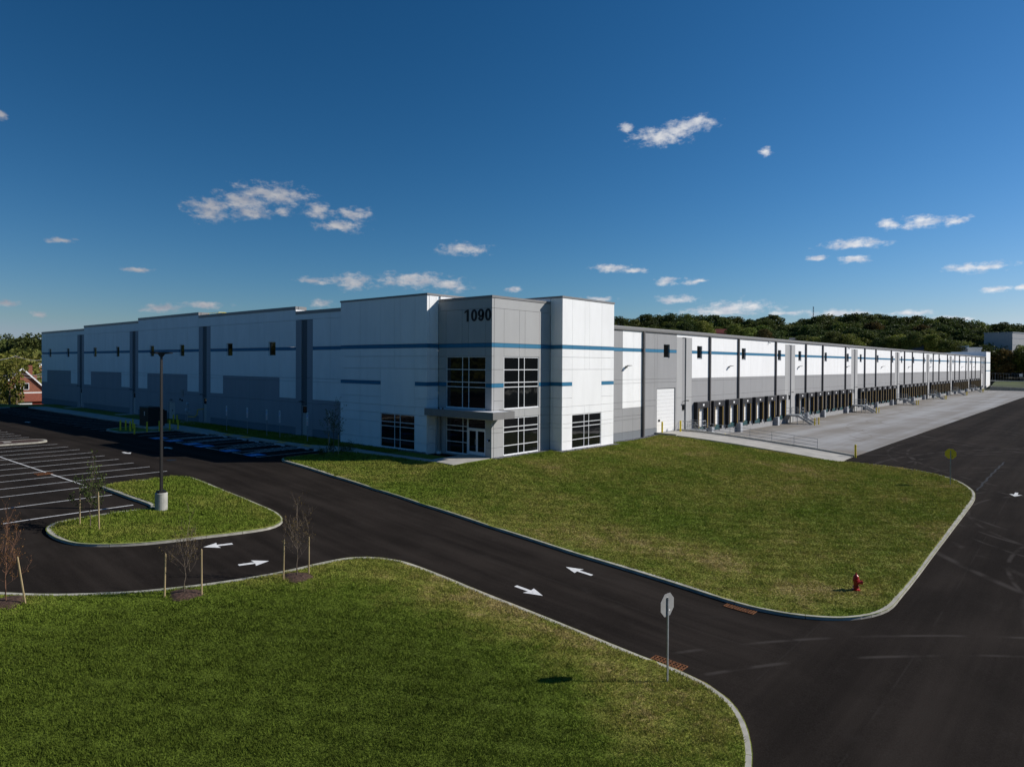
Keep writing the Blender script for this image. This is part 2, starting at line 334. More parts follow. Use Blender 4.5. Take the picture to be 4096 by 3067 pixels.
# ------------------------------------------------------------------ builders
def tag(o, label=None, cat=None, group=None, kind=None):
    if label: o['label'] = label
    if cat: o['category'] = cat
    if group: o['group'] = group
    if kind: o['kind'] = kind
    return o
def link(name, me, parent=None, loc=None):
    o = bpy.data.objects.new(name, me); COL.objects.link(o)
    if parent is not None: o.parent = parent
    if loc is not None: o.location = loc
    return o
def empty(name, loc, label=None, cat=None, group=None, rz=0):
    o = bpy.data.objects.new(name, None); COL.objects.link(o); o.location = loc; o.rotation_euler.z = rz
    o.empty_display_size = .2
    return tag(o, label, cat, group)
class MB:
    def __init__(s): s.v = []; s.f = []; s.m = []; s.mats = []
    def mi(s, mat):
        if mat is None: return 0
        if mat not in s.mats: s.mats.append(mat)
        return s.mats.index(mat)
    def add(s, vs, fs, mat=None):
        k = len(s.v); s.v += [tuple(p) for p in vs]; i = s.mi(mat)
        for f in fs: s.f.append(tuple(j + k for j in f)); s.m.append(i)
        return s
    def box(s, x0, x1, y0, y1, z0, z1, mat=None):
        if x0 > x1: x0, x1 = x1, x0
        if y0 > y1: y0, y1 = y1, y0
        if z0 > z1: z0, z1 = z1, z0
        return s.add([(x0, y0, z0), (x1, y0, z0), (x1, y1, z0), (x0, y1, z0), (x0, y0, z1), (x1, y0, z1), (x1, y1, z1), (x0, y1, z1)],
                     [(3, 2, 1, 0), (4, 5, 6, 7), (0, 1, 5, 4), (1, 2, 6, 5), (2, 3, 7, 6), (3, 0, 4, 7)], mat)
    def bar(s, a, b, wx, wz, mat=None):
        a = Vector(a); b = Vector(b); d = (b - a).normalized()
        h = Vector((0, 0, 1)) if abs(d.z) < .95 else Vector((1, 0, 0))
        u = d.cross(h).normalized() * wx / 2; v = u.cross(d).normalized() * wz / 2
        vs = [a - u - v, a + u - v, a + u + v, a - u + v, b - u - v, b + u - v, b + u + v, b - u + v]
        return s.add(vs, [(0, 1, 2, 3), (7, 6, 5, 4), (0, 4, 5, 1), (1, 5, 6, 2), (2, 6, 7, 3), (3, 7, 4, 0)], mat)
    def tube(s, a, b, r0, r1=None, n=8, mat=None, cap=True):
        a = Vector(a); b = Vector(b); r1 = r0 if r1 is None else r1
        d = (b - a).normalized(); h = Vector((0, 0, 1)) if abs(d.z) < .9 else Vector((1, 0, 0))
        u = d.cross(h).normalized(); v = u.cross(d)
        vs = []
        for p, r in ((a, r0), (b, r1)):
            for i in range(n):
                t = 2 * math.pi * i / n; vs.append(p + (u * math.cos(t) + v * math.sin(t)) * r)
        fs = [(i, (i + 1) % n, n + (i + 1) % n, n + i) for i in range(n)]
        if cap: fs += [tuple(range(n))[::-1], tuple(range(n, 2 * n))]
        return s.add(vs, fs, mat)
    def lathe(s, prof, n=14, mat=None, c=(0, 0)):
        vs = []; fs = []
        for r, z in prof:
            for i in range(n):
                t = 2 * math.pi * i / n; vs.append((c[0] + r * math.cos(t), c[1] + r * math.sin(t), z))
        for k in range(len(prof) - 1):
            for i in range(n):
                j = (i + 1) % n; fs.append((k * n + i, k * n + j, (k + 1) * n + j, (k + 1) * n + i))
        fs.append(tuple(range(n))[::-1]); fs.append(tuple(range((len(prof) - 1) * n, len(prof) * n)))
        return s.add(vs, fs, mat)
    def mesh(s, name):
        me = bpy.data.meshes.new(name); me.from_pydata(s.v, [], s.f)
        for q in s.mats: me.materials.append(MATS[q])
        if len(s.mats) > 1: me.polygons.foreach_set('material_index', s.m)
        me.update(); return me
    def obj(s, name, mat=None, parent=None, loc=None):
        if mat and not s.mats: s.mats = [mat]
        return link(name, s.mesh(name), parent, loc)
def share(name, me, parent=None, loc=None): return link(name, me, parent, loc)

# ------------------------------------------------------------------ terrain height
CP = []
def cp(*a):
    for q in a: CP.append(q)
for y, z in ((11.5, -.23), (5, -.68), (0, -1.05), (-5, -1.44), (-11, -1.93), (-17, -2.40), (-22, -2.70), (-26, -3.02), (-29.5, -3.08)):
    for x in (-12, -16, -20.5): cp((x, y, z))
for y, z in ((-14, -2.15), (-20, -2.5), (-28, -3.0), (-36, -3.2)):
    for x in (-27, -35, -48): cp((x, y, z + (.25 if x < -30 else .1)))
for x in (-25.5, -31, -40, -55):
    for y, z in ((8, -.24), (4, -.38), (0, -.78), (-4, -1.18), (-8.5, -1.65)): cp((x, y, z + (.0 if x > -45 else .2)))
for x in (-7, -12, -16, -21, -30, -45, -75):
    for y in (14, 20, 30, 45, 60, 80, 105, 150): cp((x, y, -.22))
for y in (-33, -38, -50, -90):
    for x, z in ((-12, -3.15), (-5, -2.98), (4, -2.52), (11, -2.12), (17.5, -1.78), (24, -1.55), (32, -1.45)): cp((x, y, z - (0 if y > -45 else .05)))
for x, z in ((-8, -3.0), (-2, -2.83), (5, -2.45), (12, -2.08)): cp((x, -31.4, z))
for x in (-22, -40, -70): cp((x, -50, -3.4), (x, -90, -3.6))
for x in (33.5, 36, 42, 55, 75, 110, 160, 220, 290):
    for y in (-1, -5, -10, -15, -19.5, -26, -36, -60, -120): cp((x, y, -1.41))
cp((27, -21, -1.42), (29.5, -21, -1.42), (30.5, -19.6, -1.38), (26, -27, -1.52), (21, -30.5, -1.7))
for y, z in ((-.5, -.22), (-2.5, -.25), (-6, -.45), (-9.8, -.70), (-15.3, -1.10), (-19.3, -1.40)): cp((26.6, y, z), (29.5, y, z - .1))
cp((0, 0, -.20), (-1.2, 3, -.2), (-1.8, 6, -.2), (-2, 12, -.22), (-2, 20, -.22), (8, -1.6, -.2), (16, -1.6, -.28), (20, -.5, -.4), (24, -.5, -.38), (-4, 2, -.22), (-5, 6, -.24), (-4.5, -1.5, -.38))
for y in (25, 40, 60, 80, 100, 118): cp((-2, y, -.34), (-5, y, -.25))
for q in ((-3, 127, -1.1), (-20, 124, -.7), (-20, 138, -1.9), (8, 140, -2.4), (-45, 124, -.9), (10, 165, -5.2), (-30, 165, -4.6), (-60, 200, -5.5), (-15, 190, -5.7), (30, 200, -5.7), (60, 260, -6), (0, 260, -6), (-80, 260, -6), (-100, 0, -1), (-150, 100, -1), (-140, -100, -3), (320, -20, -1), (330, 60, -1), (400, -150, -1.4), (150, -200, -1.5), (10, 10, -.3), (60, 60, -.5), (200, 100, -.8)): cp(q)
CPa = np.array(CP, float)
_u, _i = np.unique(np.round(CPa[:, :2], 2), axis=0, return_index=True); CPa = CPa[_i]
_d = np.sqrt(((CPa[:, None, :2] - CPa[None, :, :2]) ** 2).sum(-1))
_n = len(CPa); _A = np.zeros((_n + 1, _n + 1)); _A[:_n, :_n] = _d - np.eye(_n) * .25; _A[:_n, _n] = 1; _A[_n, :_n] = 1
_w = np.linalg.solve(_A, np.append(CPa[:, 2], 0))
def Tn(P):
    P = np.asarray(P, float); out = np.empty(len(P))
    for i in range(0, len(P), 20000):
        q = P[i:i + 20000]
        d = np.sqrt(((q[:, None, :] - CPa[None, :, :2]) ** 2).sum(-1)); out[i:i + 20000] = d @ _w[:_n] + _w[_n]
    return out
def arr(*segs):
    o = []
    for a, b, s in segs: o += list(np.arange(a, b - 1e-6, s))
    o.append(segs[-1][1]); return np.array(o)
GX = arr((-1500, -300, 300), (-300, -100, 25), (-100, -56, 4), (-56, 46, .8), (46, 70, 3), (70, 290, 10), (290, 400, 22), (400, 1600, 300))
GY = arr((-1500, -300, 300), (-300, -100, 25), (-100, -48, 4), (-48, 24, .8), (24, 60, 3), (60, 110, 5), (110, 260, 15), (260, 1700, 288))
_gx, _gy = np.meshgrid(GX, GY, indexing='ij')
_far = np.clip((np.hypot(_gx - 60, _gy - 20) - 350) / 200, 0, 1)
GZ = Tn(np.stack([_gx.ravel(), _gy.ravel()], 1)).reshape(_gx.shape); GZ = GZ * (1 - _far) + (-1.5) * _far
def Gv(P):
    """height of the meshed ground (same triangulation as the sheet)"""
    P = np.asarray(P, float).reshape(-1, 2)
    i = np.clip(np.searchsorted(GX, P[:, 0]) - 1, 0, len(GX) - 2); j = np.clip(np.searchsorted(GY, P[:, 1]) - 1, 0, len(GY) - 2)
    u = (P[:, 0] - GX[i]) / (GX[i + 1] - GX[i]); v = (P[:, 1] - GY[j]) / (GY[j + 1] - GY[j])
    z00 = GZ[i, j]; z10 = GZ[i + 1, j]; z01 = GZ[i, j + 1]; z11 = GZ[i + 1, j + 1]
    return np.where(u > v, z00 + (z10 - z00) * u + (z11 - z10) * v, z00 + (z11 - z01) * u + (z01 - z00) * v)
def G(x, y): return float(Gv([[x, y]])[0])

def mesh_np(name, V, F, mat):
    me = bpy.data.meshes.new(name); k = F.shape[1]
    me.vertices.add(len(V)); me.vertices.foreach_set('co', np.asarray(V, np.float32).ravel())
    me.loops.add(F.size); me.loops.foreach_set('vertex_index', F.astype(np.int32).ravel())
    me.polygons.add(len(F)); me.polygons.foreach_set('loop_start', np.arange(0, F.size, k, dtype=np.int32))
    me.polygons.foreach_set('loop_total', np.full(len(F), k, np.int32))
    if mat: me.materials.append(MATS[mat])
    me.update(calc_edges=True); return me
def grid_sheet(name, keep, dz, mat):
    nx, ny = len(GX), len(GY); V = np.stack([_gx.ravel(), _gy.ravel(), GZ.ravel() + dz], 1)
    I, J = np.meshgrid(np.arange(nx - 1), np.arange(ny - 1), indexing='ij'); I = I.ravel(); J = J.ravel()
    cxm = (GX[I] + GX[I + 1]) / 2; cym = (GY[J] + GY[J + 1]) / 2; k = keep(cxm, cym); I = I[k]; J = J[k]
    a = I * ny + J; b = (I + 1) * ny + J; c = (I + 1) * ny + J + 1; d = I * ny + J + 1
    F = np.concatenate([np.stack([a, b, c], 1), np.stack([a, c, d], 1)])
    us, inv = np.unique(F, return_inverse=True)
    me = mesh_np(name, V[us], inv.reshape(-1, 3), mat)
    me.polygons.foreach_set('use_smooth', [True] * len(me.polygons))
    return tag(link(name, me), kind='structure')
inlot = lambda x, y: (((x > -100) & (x < 278) & (y > -100) & (y < -18)) | ((x > -100) & (x < 33.4) & (y > -20) & (y < 3)) | ((x > -100) & (x < 0) & (y > -20) & (y < 105)))
ground = grid_sheet('ground', lambda x, y: ~inlot(x, y), -.02, 'far_field')
asphalt = grid_sheet('asphalt_pavement', inlot, 0.0, 'asphalt')

def poly_pts(P, step):
    out = []
    for i in range(len(P)):
        a = Vector(P[i]); b = Vector(P[(i + 1) % len(P)]); n = max(1, int((b - a).length / step))
        for k in range(n): out.append(a.lerp(b, k / n))
    return out
def catmull(P, step=.5, closed=False):
    """smooth polyline through points"""
    P = [Vector(p) for p in P]; out = []
    n = len(P)
    rng = range(n if closed else n - 1)
    for i in rng:
        p0 = P[(i - 1) % n] if closed or i > 0 else P[0] * 2 - P[1]; p1 = P[i]; p2 = P[(i + 1) % n]
        p3 = P[(i + 2) % n] if closed or i + 2 < n else P[-1] * 2 - P[-2]
        k = max(1, int((p2 - p1).length / step))
        for j in range(k):
            t = j / k
            out.append(.5 * ((2 * p1) + (p2 - p0) * t + (2 * p0 - 5 * p1 + 4 * p2 - p3) * t * t + (3 * p1 - p0 - 3 * p2 + p3) * t ** 3))
    if not closed: out.append(P[-1].copy())
    return out
def fillet(P, radii, step=.5, closed=True):
    """polygon with rounded corners"""
    n = len(P); out = []
    for i in range(n):
        p = Vector(P[i]); r = radii[i] if isinstance(radii, (list, tuple)) else radii
        if (not closed and i in (0, n - 1)) or r <= 0: out.append(p); continue
        a = (Vector(P[i - 1]) - p).normalized(); b = (Vector(P[(i + 1) % n]) - p).normalized()
        th = math.acos(max(-1, min(1, a.dot(b)))); t = r / math.tan(th / 2)
        c = p + (a + b).normalized() * (r / math.sin(th / 2)); s = p + a * t; e = p + b * t
        a0 = math.atan2(s.y - c.y, s.x - c.x); a1 = math.atan2(e.y - c.y, e.x - c.x); da = (a1 - a0 + math.pi) % (2 * math.pi) - math.pi
        k = max(3, int(abs(da) * r / step))
        for j in range(k + 1): q = a0 + da * j / k; out.append(Vector((c.x + r * math.cos(q), c.y + r * math.sin(q))))
    return out
def inside(P, pts):
    """points inside polygon (numpy)"""
    x, y = pts[:, 0], pts[:, 1]; r = np.zeros(len(pts), bool); n = len(P); j = n - 1
    for i in range(n):
        xi, yi = P[i]; xj, yj = P[j]
        c = ((yi > y) != (yj > y)) & (x < (xj - xi) * (y - yi) / (yj - yi + 1e-12) + xi); r ^= c; j = i
    return r
def sheet(name, P, dz, mat, step=1.0, thick=0.0, parent=None, kind='structure', hf=None):
    hf = hf or (lambda q: Gv(q))
    B = poly_pts(P, step); Ba = np.array([(p.x, p.y) for p in B])
    xs = np.arange(Ba[:, 0].min() + .31, Ba[:, 0].max(), step); ys = np.arange(Ba[:, 1].min() + .27, Ba[:, 1].max(), step)
    pts = []
    if len(xs) and len(ys):
        g = np.stack(np.meshgrid(xs, ys), -1).reshape(-1, 2); g = g[inside(Ba, g)]
        if len(g):
            dmin = np.min(np.hypot(g[:, None, 0] - Ba[None, :, 0], g[:, None, 1] - Ba[None, :, 1]), 1) if len(g) * len(Ba) < 4e7 else np.ones(len(g))
            pts = [Vector(p) for p in g[dmin > step * .4]]
    nb = len(B); vs = [Vector((p.x, p.y)) for p in B] + pts
    V, E_, F, *_ = delaunay_2d_cdt(vs, [(i, (i + 1) % nb) for i in range(nb)], [list(range(nb))], 1, 1e-5)
    Va = np.array([(v.x, v.y) for v in V]); z = hf(Va) + dz
    mb = MB(); mb.add(np.column_stack([Va, z]).tolist(), [tuple(f) for f in F])
    if thick:
        bz = hf(Ba) + dz; k = len(mb.v)
        for i in range(nb):
            j = (i + 1) % nb
            mb.add([(*Ba[i], bz[i]), (*Ba[j], bz[j]), (*Ba[j], bz[j] - thick), (*Ba[i], bz[i] - thick)], [(0, 1, 2, 3)])
    o = mb.obj(name, mat, parent)
    if kind: o['kind'] = kind
    return o
def kerb(name, L, wd=.26, h=.135, closed=False, piece=3.0, parent=None, side=1, gap=.012, top=None):
    """swept kerb made of separate stones; L is the road-side edge, side=+1 puts the body to the left of travel"""
    root = empty(name, (0, 0, 0)); root['kind'] = 'structure'
    if closed: L = L + [L[0]]
    acc = [0]
    for i in range(1, len(L)): acc.append(acc[-1] + (L[i] - L[i - 1]).length)
    tot = acc[-1]; n = max(1, round(tot / piece)); Lk = tot / n
    def pt(s):
        s = max(0, min(tot, s)); i = min(len(L) - 2, max(0, int(np.searchsorted(acc, s)) - 1))
        t = (s - acc[i]) / max(1e-9, acc[i + 1] - acc[i]); p = L[i].lerp(L[i + 1], t)
        d = (L[min(len(L) - 1, i + 2)] - L[max(0, i - 1)]).normalized()
        return p, Vector((-d.y, d.x)) * side
    for k in range(n):
        s0 = k * Lk + gap; s1 = (k + 1) * Lk - gap; m = max(1, int((s1 - s0) / .5)); mb = MB(); rows = []
        for j in range(m + 1):
            p, nn = pt(s0 + (s1 - s0) * j / m); q = p + nn * wd; z = G(p.x, p.y) if top is None else top(p.x, p.y) - h
            rows.append([(p.x, p.y, z - .12), (p.x + nn.x * .01, p.y + nn.y * .01, z + h - .02), (p.x + nn.x * .03, p.y + nn.y * .03, z + h), (q.x, q.y, z + h), (q.x, q.y, z - .12)])
        for j in range(m):
            for a in range(4): mb.add([rows[j][a], rows[j][a + 1], rows[j + 1][a + 1], rows[j + 1][a]], [(0, 1, 2, 3)])
        mb.add(rows[0], [(0, 1, 2, 3, 4)]); mb.add(rows[-1], [(4, 3, 2, 1, 0)])
        mb.obj('kerb_stone', 'kerb_concrete', root)
    return root
def offset(L, d):
    out = []
    for i, p in enumerate(L):
        t = (L[min(len(L) - 1, i + 1)] - L[max(0, i - 1)]).normalized(); out.append(p + Vector((-t.y, t.x)) * d)
    return out
def V2(*p): return [Vector(q) for q in p]

# lawns ------------------------------------------------------------------
K_main = fillet([(-5.6, 13.2), (-12.2, 12.9), (-12.2, -23.0)], [0, 1.6, 0], .6, closed=False) + catmull([(-12.2, -25.2), (-12.15, -27.2), (-11.65, -29.0), (-10.5, -30.5), (-8.6, -31.4), (-5.8, -31.48), (-2.2, -31.48), (3.8, -31.48), (11.8, -31.5), (17.4, -31.4),
                   (20.9, -30.65), (24.25, -29.0), (26.6, -26.5), (27.6, -23.4), (27.9, -19.7)], .6)
lawn_poly = offset(K_main, -.0) + V2((27.3, -19.4), (27.3, -.02), (0, -.02), (-.02, 0), (-4.4, .1), (-4.6, 3.0), (-4.9, 9.5), (-5.5, 12.6))
# K_main runs from the sidewalk clockwise round the main lawn: grass lies to its left
def soft(P):  # shrink lawn under the kerb
    return P
main_lawn = sheet('main_lawn', lawn_poly, .13, 'lawn_soil', 1.2)
kerb('lawn_kerb', K_main, side=1)
K_front = catmull([(-75, 16), (-58, 10), (-46, 3.8), (-40, -.8), (-36.6, -4.0), (-34.86, -5.97), (-33.3, -7.4), (-31.2, -8.7), (-30.0, -9.26), (-28.7, -9.75), (-26.8, -10.2), (-25.2, -10.4), (-23.1, -10.42), (-21.7, -10.62), (-20.62, -11.45), (-20.1, -12.4), (-19.93, -13.6),
                   (-19.87, -15.6), (-19.92, -17.8), (-19.97, -22), (-20.0, -25.9), (-20.08, -27.4), (-20.32, -28.5), (-20.85, -29.5), (-21.8, -30.4), (-22.9, -31.05), (-24.2, -31.6), (-27.5, -32.6), (-36, -36.0), (-60, -45)], .6)
front_poly = K_front + V2((-90, -64), (-98, -40), (-95, 5))
front_lawn = sheet('front_lawn', front_poly, .13, 'lawn_soil', 1.5)
kerb('front_lawn_kerb', K_front, side=-1)
K_isl = catmull([(-22.5, 10.28), (-24.1, 10.1), (-25.6, 9.85), (-26.2, 9.2), (-26.2, 7.0), (-26.1, 4.6), (-25.85, 2.6), (-26.1, 2.05), (-27.35, 2.2), (-29.2, 2.15), (-30.6, 2.0), (-31.3, 1.4), (-31.5, .4), (-31.3, -1.0), (-30.6, -2.2), (-28.7, -3.35),
                 (-25.8, -4.05), (-23.3, -4.3), (-22.1, -4.15), (-21.2, -3.5), (-20.7, -2.5), (-20.42, -.9), (-20.42, 3.3), (-20.45, 8.2), (-20.6, 9.6), (-21.2, 10.2)], .45, closed=True)
isl = sheet('island_lawn', K_isl, .13, 'lawn_soil', 1.0)
kerb('island_kerb', K_isl, closed=True, side=1)
K_i2 = fillet([(-60, 40.0), (-20.3, 40.0), (-20.3, 43.6), (-60, 43.6)], [0, 1.7, 1.7, 0], .35, closed=False)
sheet('mulch_island', K_i2, .13, 'mulch', 1.5); kerb('mulch_island_kerb', K_i2, side=1)
K_i3 = fillet([(-6.6, 43.4), (-12.6, 43.4), (-12.6, 49.4), (-8.9, 52.0), (-6.8, 52.0)], [0, 2.2, 2.4, 1.0, 0], .35, closed=False)
sheet('utility_island', K_i3, .13, 'lawn_soil', 1.0); kerb('utility_island_kerb', K_i3, side=-1)

# front strip: sidewalk slabs, grass, gravel -----------------------------
side_root = empty('sidewalk', (0, 0, 0)); side_root['kind'] = 'structure'
def slab(P, dz=.15, mat='walk_concrete', th=.2, name='slab', parent=side_root, st=.8): return sheet(name, P, dz, mat, st, th, parent, None)
yy = 13.4
edge_out = lambda y: -6.8 if y > 43 else (-6.8 if y > 38 else (-5.9 if y > 36 else -5.75)) if y > 12 else -5.6
def wv_(y, a, b, y0, y1): t = max(0, min(1, (y - y0) / (y1 - y0))); t = t * t * (3 - 2 * t); return a + (b - a) * t
eo = lambda y: wv_(y, -5.85, -6.8, 36.2, 40)
ei = lambda y: wv_(y, -3.5, -4.9, 15.5, 18.5) + wv_(y, 0, .75, 36.5, 40.5)
ys = list(np.arange(13.4, 102.0, 1.83))
for i in range(len(ys) - 1):
    a, b = ys[i] + .008, ys[i + 1] - .008
    slab(V2((eo(a), a), (ei(a), a), (ei(b), b), (eo(b), b)))
for i in range(7):
    a = 3.15 + i * 1.46; b = a + 1.445; f = lambda y: -4.6 + (y - 3) * -.115; g = lambda y: -3.8 + max(0, (y - 9)) * .04
    slab(V2((f(a), a), (g(a) + .02, a), (g(b) + .02, b), (f(b), b)), .14)
slab(V2((-4.3, .1), (-2.2, .1), (-2.2, 3.1), (-4.3, 3.1)), .15, st=1); slab(V2((-2.18, .1), (-.03, .1), (-.03, 3.1), (-2.18, 3.1)), .15, st=1)
strip = sheet('front_grass_strip', V2((-3.4, 9.4), (-1.75, 9.4), (-1.75, 19.6), (-.45, 19.6), (-.45, 119.8), (-14, 124), (-14, 110), (-9.5, 104.5), (-6, 103), (-3.95, 101), (-3.95, 42), (-4.8, 36), (-4.85, 19), (-3.45, 15.4)), .11, 'lawn_soil', 1.4)
strip2 = sheet('entry_grass_patch', V2((-3.75, 3.2), (-1.9, 3.2), (-1.75, 9.3), (-3.5, 9.3)), .11, 'lawn_soil', .7)
sheet('gravel_strip', V2((-1.7, 6.5), (-1.36, 6.5), (-1.36, 19.25), (-.03, 19.25), (-.03, 119), (-.42, 119), (-.42, 19.58), (-1.7, 19.58)), .13, 'gravel_mat', .5)
sheet('gravel_border', V2((0, -.55), (7.35, -.55), (7.35, -1.95), (17.1, -1.95), (17.1, -.6), (27.2, -.6), (27.2, -.02), (16.6, -.02), (16.6, -1.36), (7.86, -1.36), (7.86, -.02), (0, -.02)), .15, 'gravel_mat', .5)
# far cross kerb behind the parking
kerb('far_parking_kerb', V2((-75, 101.6), (-40, 102.0), (-14, 102.6), (-9.0, 103.2)), piece=6, side=1)
for k in range(len(K_i3[:1])): pass
for y in (29.0, 50.8, 52.6, 74.2, 97.4):
    slab(V2((-2.6, y - 1.6), (-.04, y - 1.6), (-.04, y + .4), (-2.6, y + .4)), .16, name='door_slab')
# kerb face on the parking side of the walk
kerb('sidewalk_kerb', [Vector((eo(y) - .165, y)) for y in np.arange(36.0, 101.5, .9)], wd=.155, side=-1)

# stones / loose pebbles in the gravel
def pebbles(name, regs, n, parent=None):
    V = []; F = []
    for (x0, x1, y0, y1) in regs:
        A = abs((x1 - x0) * (y1 - y0)); k = int(n * A)
        P = np.stack([NP.uniform(x0, x1, k), NP.uniform(y0, y1, k)], 1); z = Gv(P) + .15
        for (x, y), zz in zip(P, z):
            r = random.uniform(.03, .07); b = len(V); a = random.uniform(0, 6.28)
            V += [(x + r * math.cos(a + t) * random.uniform(.7, 1.2), y + r * math.sin(a + t), zz) for t in (0, 1.6, 3.1, 4.7)] + [(x, y, zz + r * .8)]
            F += [(b, b + 1, b + 4), (b + 1, b + 2, b + 4), (b + 2, b + 3, b + 4), (b + 3, b, b + 4)]
    mb = MB(); mb.add(V, F); return tag(mb.obj(name, 'gravel_mat'), 'loose grey gravel border at the foot of the office walls', 'gravel', kind='stuff')
pebbles('gravel', [(0, 7.3, -.55, -.02), (7.3, 17, -1.93, -1.37), (17, 27, -.6, -.03), (-1.7, -1.37, 6.5, 19.3), (-.42, -.04, 19.5, 55)], 55)

# dock yard --------------------------------------------------------------
cr = empty('dock_yard', (0, 0, 0)); cr['kind'] = 'structure'
xs = [32.85] + list(np.arange(41, 277, 7.63)) + [277]
for i in range(len(xs) - 1):
    for (a, b) in ((-19.25, -13.0), (-13.0, -6.5), (-6.5, -.02)):
        mb = MB(); mb.add([(xs[i] + .006, a + .006, -1.385), (xs[i + 1] - .006, a + .006, -1.385), (xs[i + 1] - .006, b - .006, -1.385), (xs[i] + .006, b - .006, -1.385),
                           (xs[i] + .006, a + .006, -1.5), (xs[i + 1] - .006, a + .006, -1.5), (xs[i + 1] - .006, b - .006, -1.5), (xs[i] + .006, b - .006, -1.5)],
                          [(0, 1, 2, 3), (0, 4, 5, 1), (1, 5, 6, 2), (2, 6, 7, 3), (3, 7, 4, 0)])
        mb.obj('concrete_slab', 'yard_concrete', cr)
# ramp up to the drive-in door
ramp = empty('ramp', (0, 0, 0)); ramp['kind'] = 'structure'
rz = lambda y: np.interp(y, [-19.3, -15.3, -9.8, -6, -2.5, 0], [-1.33, -.92, -.46, -.2, -.02, .0])
yr = [-19.3, -15.4, -11.6, -7.8, -3.9, -.03]
for i in range(5):
    a, b = yr[i] + .008, yr[i + 1] - .008; mb = MB(); n = 4
    for k in range(n):
        y0 = a + (b - a) * k / n; y1 = a + (b - a) * (k + 1) / n
        mb.add([(27.4, y0, rz(y0)), (32.5, y0, rz(y0)), (32.5, y1, rz(y1)), (27.4, y1, rz(y1)), (27.4, y0, rz(y0) - .5), (27.4, y1, rz(y1) - .5)], [(0, 1, 2, 3), (4, 0, 3, 5)])
    mb.add([(27.4, a, rz(a)), (32.5, a, rz(a)), (32.5, a, rz(a) - .3), (27.4, a, rz(a) - .3)], [(0, 3, 2, 1)])
    mb.obj('ramp_slab', 'walk_concrete', ramp)
mb = MB()
for i in range(12):
    y0 = -19.4 + i * 19.3 / 12; y1 = y0 + 19.3 / 12; h = .16
    mb.add([(32.52, y0, -1.6), (32.8, y0, -1.6), (32.8, y1, -1.6), (32.52, y1, -1.6), (32.52, y0, rz(y0) + h), (32.8, y0, rz(y0) + h), (32.8, y1, rz(y1) + h), (32.52, y1, rz(y1) + h)],
           [(4, 5, 6, 7), (0, 1, 5, 4), (1, 2, 6, 5), (2, 3, 7, 6), (3, 0, 4, 7)])
tag(mb.obj('ramp_wall', 'pole_concrete'), 'low concrete kerb wall between the ramp and the dock yard', 'wall')
mb = MB()
for i in range(6):
    y0 = -2.6 + i * .43; y1 = y0 + .43
    mb.box(27.16, 27.39, y0, y1, -1, rz(y0) + .14)
tag(mb.obj('ramp_wall', 'pole_concrete'), 'short concrete curb stub on the grass side of the drive-in door', 'wall')
#GROUNDEND

# ------------------------------------------------------------------ warehouse
WH = empty('warehouse', (0, 0, 0), 'long white and grey concrete warehouse with blue stripe and house number 1090', 'warehouse')
PAN = []                                    # (plane, off, u0,u1,z0,z1, material, holes, thickness)
def pb(mb, plane, off, u0, u1, z0, z1, d0, d1, mat=None):
    """box on a wall plane; d = distance outwards"""
    if plane == 'Y': mb.box(u0, u1, off - d0, off - d1, z0, z1, mat)
    else: mb.box(off - d0, off - d1, u0, u1, z0, z1, mat)
def facade(plane, off, cols, rows, colour, holes=(), th=.24, gap=.011):
    for k in range(len(cols) - 1):
        u0, u1 = cols[k], cols[k + 1]; rr = rows(k) if callable(rows) else rows
        for j in range(len(rr) - 1):
            z0, z1 = rr[j], rr[j + 1]; c = colour((u0 + u1) / 2, (z0 + z1) / 2)
            if c is None: continue
            hs = [h for h in holes if h[0] < u1 - .01 and h[1] > u0 + .01 and h[2] < z1 - .01 and h[3] > z0 + .01]
            PAN.append((plane, off, u0 + gap, u1 - gap, z0 + gap, z1 - gap, c, hs, th))
def flush_panels():
    def size(p):
        c = Vector(((p[2] + p[3]) / 2, p[1], (p[4] + p[5]) / 2)) if p[0] == 'Y' else Vector((p[1], (p[2] + p[3]) / 2, (p[4] + p[5]) / 2))
        d = c - CAMP; n = Vector((0, -1, 0)) if p[0] == 'Y' else Vector((-1, 0, 0))
        return -(p[3] - p[2]) * (p[5] - p[4]) * abs(d.dot(n)) / d.length ** 3
    PAN.sort(key=size)
    def geo(mb, p):
        plane, off, u0, u1, z0, z1, c, hs, th = p
        us = sorted({u0, u1} | {min(max(h[i], u0), u1) for h in hs for i in (0, 1)}); zs = sorted({z0, z1} | {min(max(h[i], z0), z1) for h in hs for i in (2, 3)})
        for a in range(len(us) - 1):
            for b in range(len(zs) - 1):
                uc, zc = (us[a] + us[a + 1]) / 2, (zs[b] + zs[b + 1]) / 2
                if any(h[0] < uc < h[1] and h[2] < zc < h[3] for h in hs) or us[a + 1] - us[a] < .002 or zs[b + 1] - zs[b] < .002: continue
                pb(mb, plane, off, us[a], us[a + 1], zs[b], zs[b + 1], -th, 0, c)
    keep = [p for p in PAN if p[6] != 'blue_paint'][:299]; ids = {id(p) for p in keep}
    blues = [p for p in PAN if p[6] == 'blue_paint'][:120]; idb = {id(p) for p in blues}
    rest = MB(); nr = 0
    for p in PAN:
        if id(p) in ids: mb = MB(); geo(mb, p); mb.obj('wall_panel', None, WH)
        elif id(p) in idb: mb = MB(); geo(mb, p); mb.obj('stripe_panel', None, WH)
        else: geo(rest, p); nr += 1
    if nr: tag(rest.obj('far_wall_panels', None, WH), kind='stuff')

